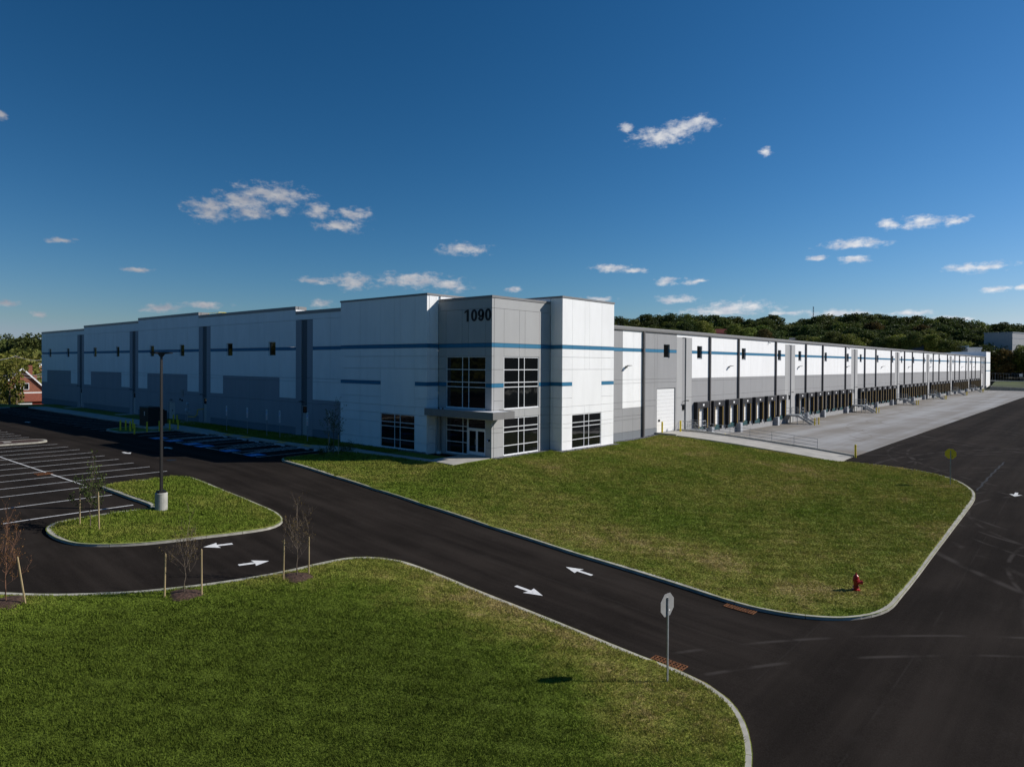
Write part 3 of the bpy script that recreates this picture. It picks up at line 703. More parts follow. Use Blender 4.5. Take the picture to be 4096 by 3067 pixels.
# window kinds (frame = part, panes = sub-parts)
def window_unit(plane, off, u0, u1, z0, z1, vs, hs, d=-.10, fw=.055, frame='white_metal', cells=None, name='window'):
    """vs, hs: inner mullion lines; d: setback of the glass"""
    mb = MB(); f = lambda a, b, c, e, w0=-.03, w1=.03: pb(mb, plane, off, a, b, c, e, d + w0, d + w1)
    U_ = [u0] + list(vs) + [u1]; Z_ = [z0] + list(hs) + [z1]
    f(u0, u1, z0, z0 + fw); f(u0, u1, z1 - fw, z1); f(u0, u0 + fw, z0 + fw, z1 - fw); f(u1 - fw, u1, z0 + fw, z1 - fw)
    for h in hs: f(u0 + fw, u1 - fw, h - fw / 2, h + fw / 2, -.028, .028)
    zz = [z0 + fw] + [h for h in hs] + [z1 - fw]
    for v in vs:
        for k in range(len(zz) - 1):
            a = zz[k] + (0 if k == 0 else fw / 2); b = zz[k + 1] - (0 if k == len(zz) - 2 else fw / 2); f(v - fw / 2, v + fw / 2, a, b)
    # sill
    pb(mb, plane, off, u0 - .0, u1 + .0, z0 - .05, z0 - .001, d - .03, .03)
    o = mb.obj(name, frame, WH)
    for a in range(len(U_) - 1):
        for b in range(len(Z_) - 1):
            g = MB(); pb(g, plane, off, U_[a] + .02, U_[a + 1] - .02, Z_[b] + .02, Z_[b + 1] - .02, d - .012, d - .002); g.obj('pane', 'dark_glass', o)
    return o
def punched(plane, off, u0, u1, z0=8.53, z1=10.12):
    mb = MB(); d = -.17; fw = .05
    for a in ((u0, u1, z0, z0 + fw), (u0, u1, z1 - fw, z1), (u0, u0 + fw, z0 + fw, z1 - fw), (u1 - fw, u1, z0 + fw, z1 - fw)): pb(mb, plane, off, *a, d - .02, d + .03)
    pb(mb, plane, off, u0 - .02, u1 + .02, z0 - .04, z0 - .002, d, .025)
    o = mb.obj('window', 'white_metal' if plane == 'X' else 'aluminium', WH)
    g = MB(); pb(g, plane, off, u0 + .02, u1 - .02, z0 + .02, z1 - .02, d - .012, d); g.obj('pane', 'dark_glass', o)
holesX = []; holesY = []

def blue_row(uc, zc): return 9.12 < zc < 9.48
# --- shaded long front (plane X=0) with its stepped parapet
SEG = [(19.2, 29.4, 13.05), (29.4, 52.7, 13.60), (52.7, 72.6, 14.0), (72.6, 95.95, 13.60), (95.95, 119.5, 13.10)]
BAYS = [(26.1, 29.4), (49.4, 52.7), (72.62, 75.9), (95.95, 99.3)]
WX = [(33.6, 35.15), (43.6, 45.15), (57.0, 58.5), (66.9, 68.4), (80.05, 81.5), (90.0, 91.55), (103.5, 105.0), (113.7, 115.25)]
holesX = [(a, b, 8.53, 10.12) for a, b in WX]
def front_cols(a, b, inner): return [a] + inner + [b]
CS = {0: [19.2, 22.9, 26.1], 1: [29.4, 32.75, 36.1, 39.45, 42.75, 46.05, 49.4], 2: [52.7, 56.05, 59.45, 62.6, 65.95, 69.25, 72.62],
      3: [75.9, 79.2, 82.6, 85.9, 89.2, 92.6, 95.95], 4: [99.3, 102.65, 106.0, 109.4, 112.75, 116.1, 119.5]}
for i, cols in CS.items():
    top = SEG[i][2]; n = len(cols) - 1
    def colf(u, z, cols=cols, n=n, i=i):
        k = max(j for j in range(n) if cols[j] <= u); outer = k in (0, n - 1) or i == 0
        if z < .6: return 'front_base_panel'
        if blue_row(u, z): return 'blue_paint'
        lim = 3.78 if outer else 6.07
        return 'front_grey_panel' if z < lim else 'white_panel'
    def rowf(k, n=n, i=i, top=top):
        outer = k in (0, n - 1) or i == 0
        r = [-.6, .6, 3.40, 3.78 if outer else 5.70]
        if outer: r += [5.70, 6.07]
        else: r += [6.07]
        return r + [9.12, 9.48, 12.42, top]
    hs = holesX + ([(59.85, 61.95, -.6, 2.14)] if i == 2 else [])
    facade('X', 0, cols, rowf, colf, hs)
for i, (a, b) in enumerate(BAYS):
    top = SEG[i][2] if i != 2 else SEG[3][2]
    if i == 3: top = SEG[4][2]
    c1_, c2_ = a + 1.08, a + 2.18
    facade('X', 0, [a, c1_], [-.6, .6, 3.40, 6.07, 12.40], lambda u, z: 'front_grey_panel'); facade('X', 0, [c2_, b], [-.6, .6, 3.40, 6.07, 12.40], lambda u, z: 'front_grey_panel')
    facade('X', .12, [c1_, c2_], [-.6, 3.3, 6.07, 12.40], lambda u, z: 'front_dark_panel', [(c1_, c2_, -.6, 3.05)], gap=.004)
    facade('X', 0, [a, b], [12.42, top], lambda u, z: 'white_panel')
    # door with the transom window above it
    mb = MB(); pb(mb, 'X', 0, c1_ + .02, c2_ - .02, -.15, 2.18, -.20, -.15); o = mb.obj('door', 'door_grey', WH)
    h = MB(); pb(h, 'X', 0, c1_ + .12, c1_ + .2, .95, 1.05, -.15, -.08); h.obj('handle', 'aluminium', o)
    mb = MB()
    for q in ((c1_ + .01, c1_ + .07, 2.2, 3.05), (c2_ - .07, c2_ - .01, 2.2, 3.05), (c1_ + .07, c2_ - .07, 2.99, 3.05), (c1_ + .07, c2_ - .07, 2.19, 2.26)): pb(mb, 'X', 0, *q, -.19, -.13)
    o = mb.obj('transom_window', 'door_grey', WH); g = MB(); pb(g, 'X', 0, c1_ + .05, c2_ - .05, 2.24, 3.0, -.18, -.17); g.obj('pane', 'dark_glass', o)
    l = MB(); l.bar((-.0, (c1_ + c2_) / 2, 3.45), (-.42, (c1_ + c2_) / 2, 3.55), .05, .05); l.box(-.62, -.30, (c1_ + c2_) / 2 - .11, (c1_ + c2_) / 2 + .11, 3.50, 3.60); l.obj('door_light', 'bronze_metal', WH)
for a, b in WX: punched('X', 0, a, b)
# double service door, louvre, small boxes
mb = MB(); pb(mb, 'X', 0, 59.87, 60.9, -.25, 2.12, -.14, -.08); pb(mb, 'X', 0, 60.92, 61.93, -.25, 2.12, -.14, -.08); o = mb.obj('double_door', 'door_grey', WH)
h = MB(); pb(h, 'X', 0, 60.78, 60.84, .85, 1.1, -.08, -.03); h.obj('handle', 'black_metal', o)
mb = MB()
for k in range(4): pb(mb, 'X', 0, 57.2, 57.9, 3.1 + k * .24, 3.24 + k * .24, .0, .09)
mb.obj('louvre', 'gutter_metal', WH)
mb = MB(); pb(mb, 'X', 0, 57.4, 57.6, 2.4, 2.6, 0, .15); pb(mb, 'X', 0, 58.1, 58.25, 2.5, 2.75, 0, .12); pb(mb, 'X', 0, 60.7, 61.0, 2.45, 2.52, 0, .35); mb.obj('alarm_box', 'bronze_metal', WH)

# --- coping strips
def coping(plane, off, u0, u1, z, th=.30, h=.2, name='coping'):
    mb = MB(); pb(mb, plane, off, u0, u1, z, z + h, -th, .045); mb.obj(name, 'coping_metal', WH)
for i, (a, b, z) in enumerate(SEG): coping('X', 0, a + .003, b - .003, z, h=.35)
# parapet returns at each step (they stand lit against the sky)
def ret(y, z0, z1, face):
    mb = MB()
    if face < 0: mb.box(.245, 1.3, y + .002, y + .24, z0, z1)
    else: mb.box(.245, 1.3, y - .24, y - .002, z0, z1)
    mb.obj('parapet_return', 'white_panel', WH); mb = MB(); mb.box(.31, 1.32, (y - .03 if face < 0 else y - .28), (y + .28 if face < 0 else y + .03), z1 + .004, z1 + .35); mb.obj('coping', 'coping_metal', WH)
ret(29.4, 12.2, 13.60, -1); ret(52.7, 12.2, 14.0, -1); ret(72.6, 12.2, 14.0, 1); ret(95.95, 12.2, 13.6, 1)

# --- white stair towers left and right of the grey corner
zt = 13.72
def tower_cols(seq): return seq
def tower(plane, off, C, blue2):
    # C: outer edge, [edges], window left, mullion a, mullion b, window right, ... , inner edge
    u = C['u']; wl, wa, wb, wr = C['w']
    holes = [(wl, wr, -.6, 3.13)]
    full = C['full']
    def col(a, z):
        if blue_row(a, z): return 'blue_paint'
        if 5.76 < z < 6.1 and not (wl < a < wr): return 'blue_paint'
        return 'white_panel'
    for k in range(len(u) - 1):
        a, b = u[k], u[k + 1]
        if a >= wl - .01 and b <= wr + .01: continue
        facade(plane, off, [a, b], [-.6, .72, 1.95 if C.get('r') else 2.28, 2.33 if C.get('r') else 3.13, 3.14 if C.get('r') else 3.88, 3.88 if C.get('r') else 4.64, 4.65 if C.get('r') else 5.76] + ([5.76] if C.get('r') else []) + [6.1, 7.26, 8.38, 9.12, 9.48, zt] if True else 0, col)
    facade(plane, off, [wl, wa, wb, wr], [3.13, 3.87], col); facade(plane, off, [wl, wr], [3.87, 7.26], lambda a, z: 'white_panel')
    facade(plane, off, [wl, wa, wb, wr], [7.26, 8.38, 9.12, 9.48, zt], col)
    facade(plane, off, [wl, wr], [-.6, -.04], lambda a, z: 'white_panel')
    window_unit(plane, off, wl + .02, wr - .02, .01, 3.11, [wa, wb], [.80, 1.96, 2.36], d=-.07)
# fix of panel rows: strictly increasing lists
_f = facade
def facade(plane, off, cols, rows, colour, holes=(), th=.24, gap=.011):
    if not callable(rows): rows = sorted(set(rows))
    _f(plane, off, cols, rows, colour, holes, th, gap)
tower('X', -1.35, dict(u=[6.46, 8.05, 12.85, 15.98, 19.15], w=(8.05, 10.08, 10.85, 12.85), full=0), None)
tower('Y', -1.35, dict(u=[7.9, 9.43, 14.25, 16.45], w=(9.43, 11.42, 12.2, 14.25), full=0, r=1), None)
rowsR = [-.6, .75, 1.97, 2.36, 3.14, 3.88, 4.65, 5.76, 6.1, 7.26, 8.38, 9.12, 9.48, zt]
wc = lambda u, z: 'blue_paint' if (9.12 < z < 9.48 or 5.76 < z < 6.1) else 'white_panel'
facade('Y', 6.45, [-1.10, -.30, -.02], rowsR, wc)           # return of the left tower, looks at the sun
facade('X', 7.88, [-1.34, -.30, -.02], rowsR, wc)           # return of the right tower
def towercap(x0, x1, y0, y1, z, sides):
    for s in sides:
        mb = MB()
        if s == 'x0': mb.box(x0 - .05, x0 + .26, y0 - .05, y1 + .05, z, z + .17)
        if s == 'y0': mb.box(x0 + .262, x1 - .262, y0 - .05, y0 + .26, z, z + .17)
        if s == 'x1': mb.box(x1 - .26, x1 + .05, y0 - .05, y1 + .05, z, z + .17)
        if s == 'y1': mb.box(x0 + .262, x1 - .262, y1 - .26, y1 + .05, z, z + .17)
        mb.obj('coping', 'coping_metal', WH)
towercap(-1.35, 4.6, 6.45, 19.17, zt, ['x0', 'y0', 'x1', 'y1']); towercap(7.88, 16.47, -1.35, 6.0, zt, ['x0', 'y0', 'x1', 'y1'])
mb = MB()   # tower sides away from the street
mb.box(-1.1, 4.6, 18.93, 19.16, -.5, zt); mb.box(4.36, 4.6, 6.7, 18.92, 10.5, zt); mb.box(.26, 4.36, 6.46, 6.69, 9.5, zt)
mb.box(16.22, 16.46, -1.10, 6.0, -.8, zt); mb.box(7.88, 16.2, 5.76, 6.0, 10, zt); mb.box(7.88, 8.12, .02, 5.74, 12.2, zt)
mb.obj('tower_wall', 'white_panel', WH)
# --- grey corner block with the number
gc = lambda u, z: 'blue_paint' if 9.12 < z < 9.48 else 'light_grey_panel'
gb = lambda u, z: 'blue_paint' if (9.12 < z < 9.48 or 5.76 < z < 6.1) else 'light_grey_panel'
zt2 = 13.22
facade('X', 0, [0.0, 6.44], [12.37, zt2], gc); facade('X', 0, [0, .72, 2.74, 3.5, 5.48, 6.44], [9.48, 12.37], gc); facade('X', 0, [0, .72, 2.74, 3.5, 5.48, 6.44], [9.12, 9.48], gc)
facade('X', 0, [0, .72, 2.74, 3.5, 5.48, 6.44], [8.36, 9.12], gc)
facade('X', 0, [0, .72], [-.6, .75, 1.97, 2.36, 3.3, 3.92, 5.76, 6.1, 7.26, 8.36], gb); facade('X', 0, [5.48, 6.44], [-.6, .75, 1.97, 2.36, 3.3, 3.92, 5.76, 6.1, 7.26, 8.36], gb)
facade('X', 0, [.72, 5.48], [3.1, 3.92], gc); facade('X', 0, [.72, 5.48], [-.6, -.01], gc)
facade('Y', 0, [.26, 7.88], [12.37, zt2], gc); facade('Y', 0, [.26, 1.5, 3.5, 4.27, 6.25, 7.87], [8.36, 9.12, 9.48, 12.37], gc)
facade('Y', 0, [.26, 1.5], rowsR[:11], gb); facade('Y', 0, [6.25, 7.87], rowsR[:11], gb)
facade('Y', 0, [1.5, 3.5, 4.27, 6.25], [3.16, 3.9], gc); facade('Y', 0, [1.5, 6.25], [-.6, -.02], gc)
window_unit('X', 0, .74, 5.46, 3.94, 8.34, [2.74, 3.5], [5.74, 6.16, 7.24]); window_unit('Y', 0, 1.52, 6.23, 3.92, 8.34, [3.48, 4.25], [5.76, 6.16, 7.24], d=-.08, fw=.065)
window_unit('Y', 0, 1.52, 6.23, 0, 3.14, [3.48, 4.25], [.80, 1.96, 2.36], d=-.08, fw=.065)
window_unit('X', 0, 2.86, 5.46, 0.0, 3.08, [3.42], [.98, 1.96, 2.36])
window_unit('X', 0, .74, 2.82, 2.24, 3.08, [], [])
dd = empty('entrance_door', (0, 0, 0)); dd.parent = WH
for (a, b) in ((.80, 1.76), (1.79, 2.76)):
    mb = MB(); fw = .09
    for q in ((a, b, .02, .3), (a, b, 2.05, 2.18), (a, a + fw, .3, 2.05), (b - fw, b, .3, 2.05)): pb(mb, 'X', 0, *q, -.14, -.09)
    lf = mb.obj('door_leaf', 'white_metal', dd)
    mb = MB(); pb(mb, 'X', 0, a + .05, b - .05, .25, 2.1, -.122, -.114); mb.obj('door_glass', 'dark_glass', dd)
mb = MB()
for y in (1.68, 1.87): mb.tube((-.0, y, .9), (-.0, y, 1.35), .018, n=6); mb.tube((.09, y, .95), (-.0, y, .95), .012, n=5); mb.tube((.09, y, 1.3), (-.0, y, 1.3), .012, n=5)
mb.obj('door_handle', 'aluminium', dd)
mb = MB(); pb(mb, 'X', 0, .73, .79, 0, 2.2, -.15, -.06); pb(mb, 'X', 0, 2.78, 2.84, 0, 2.2, -.15, -.06); pb(mb, 'X', 0, .79, 2.78, 2.19, 2.24, -.15, -.06); mb.obj('door_frame', 'white_metal', dd)
mb = MB(); pb(mb, 'X', 0, .38, .52, 1.2, 1.46, 0, .015); o = mb.obj('access_sign', 'sign_blue', WH); mb = MB(); mb.tube((-.02, .45, 1.34), (-.022, .45, 1.34), .01, n=6)
mb.add([(-.018, .40, 1.24), (-.018, .48, 1.24), (-.018, .50, 1.30), (-.018, .46, 1.40), (-.018, .43, 1.40)], [(4, 3, 2, 1, 0)]); mb.obj('wheelchair_symbol', 'sign_white', o)
mb = MB(); pb(mb, 'X', 0, .16, .30, 1.3, 1.46, 0, .12); mb.obj('card_reader', 'black_metal', WH)
coping('X', 0, -.04, 6.40, zt2); coping('Y', 0, .305, 7.82, zt2, h=.2)
mb = MB(); mb.box(.26, 7.86, .26, 6.4, 12.6, 12.7); mb.obj('roof', 'roof_membrane', WH)
# downpipe in the entrance corner, canopy
mb = MB(); mb.tube((-.22, 6.1, -.05), (-.22, 6.1, 3.25), .14, n=10); mb.obj('canopy_column', 'gutter_metal', WH); mb = MB(); mb.tube((-.22, 6.1, -.2), (-.22, 6.1, .02), .24, n=12); mb.obj('column_base', 'sign_white', WH)
cn = empty('canopy', (0, 0, 0)); cn.parent = WH
cut = [-1.6, .1, 1.5, 2.9, 4.3, 5.4, 6.44]
for i in range(6): mb = MB(); mb.box(-1.66, -1.60, cut[i] + .006, cut[i + 1] - .006, 3.26, 3.86); mb.obj('fascia_panel', 'coping_metal', cn)
for a, b in ((-1.66, -.3), (-.3, 1.0)): mb = MB(); mb.box(a + .006, b - .006, -1.66, -1.604, 3.26, 3.86); mb.obj('fascia_panel', 'coping_metal', cn)
mb = MB(); mb.box(.94, 1.0, -1.6, -.004, 3.26, 3.86); mb.obj('fascia_panel', 'coping_metal', cn)
mb = MB(); mb.box(-1.595, .93, -1.6, -.004, 3.30, 3.82); mb.box(-1.595, -.004, 0, 6.43, 3.30, 3.82); mb.obj('canopy_deck', 'far_white', cn)
mb = MB()
for y in (4.6, 5.1): mb.tube((-1.2, y, 3.82), (-1.2, y, 3.95), .07, n=8)
mb.obj('roof_vent', 'black_metal', cn)

# house number, solid figures a little proud of the wall
def figure(ch, u0, wd, h, z0):
    """stroke figures: returns polygons in (u,z); u grows to the reader's right"""
    t = wd * .335; P = []
    def ring(cx_, cz, rx_, rz_, tx, tz, a0=0, a1=360, n=28):
        q = []
        for i in range(n + 1):
            a = R(a0 + (a1 - a0) * i / n); q.append((a, cx_ + rx_ * math.cos(a), cz + rz_ * math.sin(a), cx_ + (rx_ - tx) * math.cos(a), cz + (rz_ - tz) * math.sin(a)))
        for i in range(n): P.append([(q[i][1], q[i][2]), (q[i + 1][1], q[i + 1][2]), (q[i + 1][3], q[i + 1][4]), (q[i][3], q[i][4])])
    c = wd / 2
    if ch == '1':
        P.append([(c - .02, 0), (c - .02 + t, 0), (c - .02 + t, h), (c + .03, h), (c - .02, h * .80)]); P.append([(c - .02, h * .83), (c - .02 - t * 1.05, h * .70), (c - .02 - t * 1.05, h * .85), (c + .03, h)])
    if ch == '0': ring(c, h / 2, wd / 2, h / 2, t, t * .72)
    if ch == '9': ring(c, h * .655, wd / 2, h * .345, t, t * .66); ring(c, h * .50, wd / 2, h * .5, t, t * .66, 0, 25, 5); ring(c, h * .46, wd / 2, h * .46, t, t * .66, -158, 14, 18)
    return [[(u0 + u, z0 + z) for u, z in p] for p in P]
for ch, yl in (('1', 3.28), ('0', 2.42), ('9', 1.62), ('0', .80)):
    nb = MB()
    for p in figure(ch, 0, .72, 1.02, 11.32):
        n = len(p); vs = [(-.005, yl - u, z) for u, z in p] + [(-.035, yl - u, z) for u, z in p]
        nb.add(vs, [tuple(range(n, 2 * n))] + [(i, (i + 1) % n, n + (i + 1) % n, n + i) for i in range(n)])
    nb.obj('house_number', 'number_black', WH)

# --- sunlit dock wall (plane Y=0)
ZT = 11.34
holesY += [(27.62, 31.95, -.6, 5.05)]
WY = [(29.07, 30.5), (37.53, 38.95), (51.24, 52.65), (65.05, 66.45)]
for k in range(1, 7): WY += [(37.53 + 36.77 * k, 38.95 + 36.77 * k), (51.24 + 36.77 * k, 52.65 + 36.77 * k), (65.05 + 36.77 * k, 66.45 + 36.77 * k)]
WY = [w_ for w_ in WY if w_[0] < 284] + [(294.6, 296.0)]
holesY += [(a, b, 8.53, 10.08) for a, b in WY]
docks = []; E0 = 36.15
for k in range(7):
    b0 = E0 + 36.77 * k - (.17 if k else 0)
    for i in range(7 if k < 6 else 6): docks.append(b0 + .58 + 4.6 * i)
for x in docks: holesY += [(x + .45, x + 2.85, -.62, 2.75)]
# first stretch beside the office
zc_ = [16.48, 18.2, 20.28, 22.4, 24.75]
facade('Y', 0, zc_, [-1.0, .62, 1.9, 2.28, 3.13, 3.77, 5.74, 6.13, 9.12, 9.48, ZT], lambda u, z: 'blue_paint' if 9.12 < z < 9.48 else ('base_grey_panel' if z < .62 else ('mid_grey_panel' if (z < 3.13 or u < 20.28) else 'white_panel')))
facade('Y', 0, [24.75, 27.0, 27.62], [-1.5, .62, 3.13, 3.77, 5.74, 6.13, 9.12, 9.48, ZT], lambda u, z: 'blue_paint' if 9.12 < z < 9.48 else ('base_grey_panel' if z < .62 else 'mid_grey_panel'), holesY)
facade('Y', 0, [27.62, 32.2], [-1.5, 5.74, 6.13, 9.12, 9.48, ZT], lambda u, z: 'blue_paint' if 9.12 < z < 9.48 else 'mid_grey_panel', holesY)
def dock_col(u, z): return 'blue_paint' if 9.12 < z < 9.48 else ('white_panel' if z > 6.11 else 'mid_grey_panel')
rowsD = [-1.6, 3.85, 5.77, 6.11, 9.12, 9.48, ZT]
bays = []
for k in range(7):
    b1 = E0 + 36.77 * k - (.17 if k else 0); b0 = 32.2 if k == 0 else b1 - 4.55; bays.append((b0, b1))
    nx = (E0 + 36.77 * (k + 1) - .17 - 4.55) if k < 6 else 285.2
    nc = 7 if k < 6 else 6; cols = [b1 + (nx - b1) * i / nc for i in range(nc + 1)]
    facade('Y', 0, cols, rowsD, dock_col, holesY)
    s0, s1 = b0 + (b1 - b0) * .36, b0 + (b1 - b0) * .62
    facade('Y', 0, [b0, s0], [-1.6, 3.85, 11.0], lambda u, z: 'light_grey_panel'); facade('Y', 0, [s1, b1], [-1.6, 3.85, 11.0], lambda u, z: 'light_grey_panel')
    facade('Y', .12, [s0, s1], [-1.6, -.02, 3.05, 11.0], lambda u, z: 'mid_grey_panel', [(s0, s1, -.02, 3.05)], gap=.004)
    facade('Y', 0, [b0, b1], [11.0, ZT], lambda u, z: 'white_panel')
    mb = MB(); pb(mb, 'Y', 0, s0 + .01, s1 - .01, 0, 2.2, -.20, -.15); o = mb.obj('door', 'light_grey_panel', WH); h = MB(); pb(h, 'Y', 0, s1 - .2, s1 - .12, .95, 1.05, -.15, -.08); h.obj('handle', 'aluminium', o)
    mb = MB()
    for q in ((s0 + .01, s0 + .07, 2.21, 3.04), (s1 - .07, s1 - .01, 2.21, 3.04), (s0 + .07, s1 - .07, 2.97, 3.04), (s0 + .07, s1 - .07, 2.21, 2.28)): pb(mb, 'Y', 0, *q, -.2, -.12)
    o = mb.obj('transom_window', 'gutter_metal', WH); g = MB(); pb(g, 'Y', 0, s0 + .05, s1 - .05, 2.25, 3.0, -.19, -.17); g.obj('pane', 'dark_glass', o)
    mb = MB(); xm = (s0 + s1) / 2; mb.bar((xm, .1, 3.35), (xm, -.4, 3.5), .05, .05); mb.box(xm - .12, xm + .12, -.62, -.32, 3.42, 3.52); mb.obj('door_light', 'bronze_metal', WH)
facade('Y', 0, [285.2, 288.4, 293.2, 298.4], [-1.6, 3.85, 5.77, 9.12, 9.48, ZT], lambda u, z: 'blue_paint' if 9.12 < z < 9.48 else 'mid_grey_panel', holesY + [(288.6, 292.9, -.6, 5.05)])
mb = MB(); mb.box(288.6, 292.9, .15, .2, 0, 5.0); mb.obj('roll_up_door', 'door_white', WH)
# far end tower
facade('Y', -.35, [298.5, 304, 311.1], [-.8, 2.4, 5.76, 6.1, 9.12, 9.48, zt], lambda u, z: 'blue_paint' if (9.12 < z < 9.48 or (5.76 < z < 6.1)) else 'white_panel')
facade('X', 298.5, [-.12, -.01], [-.8, 9.12, 9.48, zt], lambda u, z: 'white_panel')
mb = MB(); mb.box(310.86, 311.1, -.1, 119.5, -1, 13.55); mb.box(298.5, 310.8, 119.2, 119.5, -1, 13.5); mb.box(.3, 298.5, 119.26, 119.5, -1, 12.6); mb.box(298.51, 298.7, .0, 12, 11.9, zt - .02); mb.obj('end_wall', 'white_panel', WH)
mb = MB(); mb.box(298.45, 311.15, -.4, -.08, zt, zt + .16); mb.box(310.83, 311.15, -.07, 119.5, 13.56, 13.72); mb.obj('coping', 'coping_metal', WH)
for a, b in WY: punched('Y', 0, a, b, 8.53, 10.06)
mb = MB(); mb.box(.37, .42, 19.2, 119.2, 11.3, 13.0); mb.box(-1.09, -1.05, 6.7, 18.9, 11.5, zt - .02); mb.box(8.14, 16.2, -1.09, -1.05, 11.5, zt - .02); mb.box(.26, .30, .3, 6.4, 11.3, zt2 - .02); mb.box(.3, 7.85, .26, .30, 11.3, zt2 - .02); mb.box(8.13, 8.16, -1.0, 0, 11.5, zt - .02)
mb.obj('parapet_backing', 'dark_grey_panel', WH)  # unseen dark sheets added to block sky light through the panel joints
# roof sheets
mb = MB()
mb.add([(16.5, .0, ZT + .3), (310.8, .0, ZT + .3), (310.8, 60, ZT + .95), (.25, 60, ZT + .95), (.25, 6.7, ZT + .35), (4.6, 6.7, ZT + .35), (4.6, 6.02, ZT + .34), (16.5, 6.02, ZT + .34)], [(0, 1, 2, 3, 4, 5, 6, 7)])
mb.add([(.25, 60, ZT + .95), (310.8, 60, ZT + .95), (310.8, 119.2, ZT + .4), (.25, 119.2, ZT + .4)], [(0, 1, 2, 3)]); mb.obj('roof', 'roof_membrane', WH)
mb = MB(); mb.box(-1.1, 4.35, 6.7, 18.9, 13.0, 13.1); mb.box(8.13, 16.2, -1.1, 5.75, 13.0, 13.1); mb.obj('roof', 'roof_membrane', WH)
# gutter along the eave in lengths
gx = [16.5, 24.7, 40.9, 49.9, 63.9] + [v + 36.77 * k for k in range(1, 7) for v in (40.9, 49.9, 63.9)]; gx = [g_ for g_ in gx if g_ < 290] + [298.4]
for a, b in zip(gx[:-1], gx[1:]):
    mb = MB(); a += .004; b -= .004
    P = [(0.02, ZT + .004), (-.14, ZT + .004), (-.20, ZT + .10), (-.24, ZT + .30), (-.24, ZT + .42), (0.02, ZT + .42)]; n = len(P)
    mb.add([(a, y, z) for y, z in P] + [(b, y, z) for y, z in P], [tuple(range(n)), tuple(range(2 * n - 1, n - 1, -1))] + [(i, n + i, n + (i + 1) % n, (i + 1) % n) for i in range(n)])
    mb.obj('gutter', 'gutter_metal', WH)
# downspouts with concrete guards
for i, x in enumerate([24.35] + gx[2:-1] + [297.8]):
    bot = -.42 if x < 30 else -.12; mb = MB(); mb.box(x - .05, x + .19, -.245, -.012, bot + .25, ZT)
    mb.add([(x - .05, -.245, bot + .25), (x + .19, -.245, bot + .25), (x + .19, -.012, bot + .25), (x - .05, -.012, bot + .25), (x - .02, -.42, bot), (x + .22, -.42, bot), (x + .22, -.2, bot), (x - .02, -.2, bot)], [(0, 1, 5, 4), (1, 2, 6, 5), (2, 3, 7, 6), (3, 0, 4, 7), (4, 5, 6, 7)] if x < 30 else [])
    mb.obj('downspout', 'downspout_metal', WH)
    if x > 30:
        mb = MB(); mb.add([(x - .28, -.62, -1.39), (x + .42, -.62, -1.39), (x + .42, -.006, -1.39), (x - .28, -.006, -1.39), (x - .28, -.60, -.12), (x + .42, -.60, -.12), (x + .42, -.006, -.12), (x - .28, -.006, -.12)], [(4, 5, 6, 7), (0, 1, 5, 4), (1, 2, 6, 5), (2, 3, 7, 6), (3, 0, 4, 7)])
        mb.obj('downspout_guard', 'guard_concrete', WH)
# drive-in door: slats are parts of the door leaf
dr = empty('drive_in_door', (0, 0, 0)); dr.parent = WH
nsl = 12
for k in range(nsl):
    z0 = .01 + 4.98 * k / nsl; mb = MB(); mb.box(27.64, 31.93, .10, .14, z0 + .004, z0 + 4.98 / nsl - .012); mb.obj('door_slat', 'door_white', dr)
mb = MB(); mb.box(28.05, 28.5, .085, .10, 1.25, 1.5); mb.obj('door_window', 'pit_black', dr)
mb = MB(); mb.box(27.5, 32.05, .141, .16, -.1, 5.06); mb.obj('door_backing', 'gutter_metal', dr)

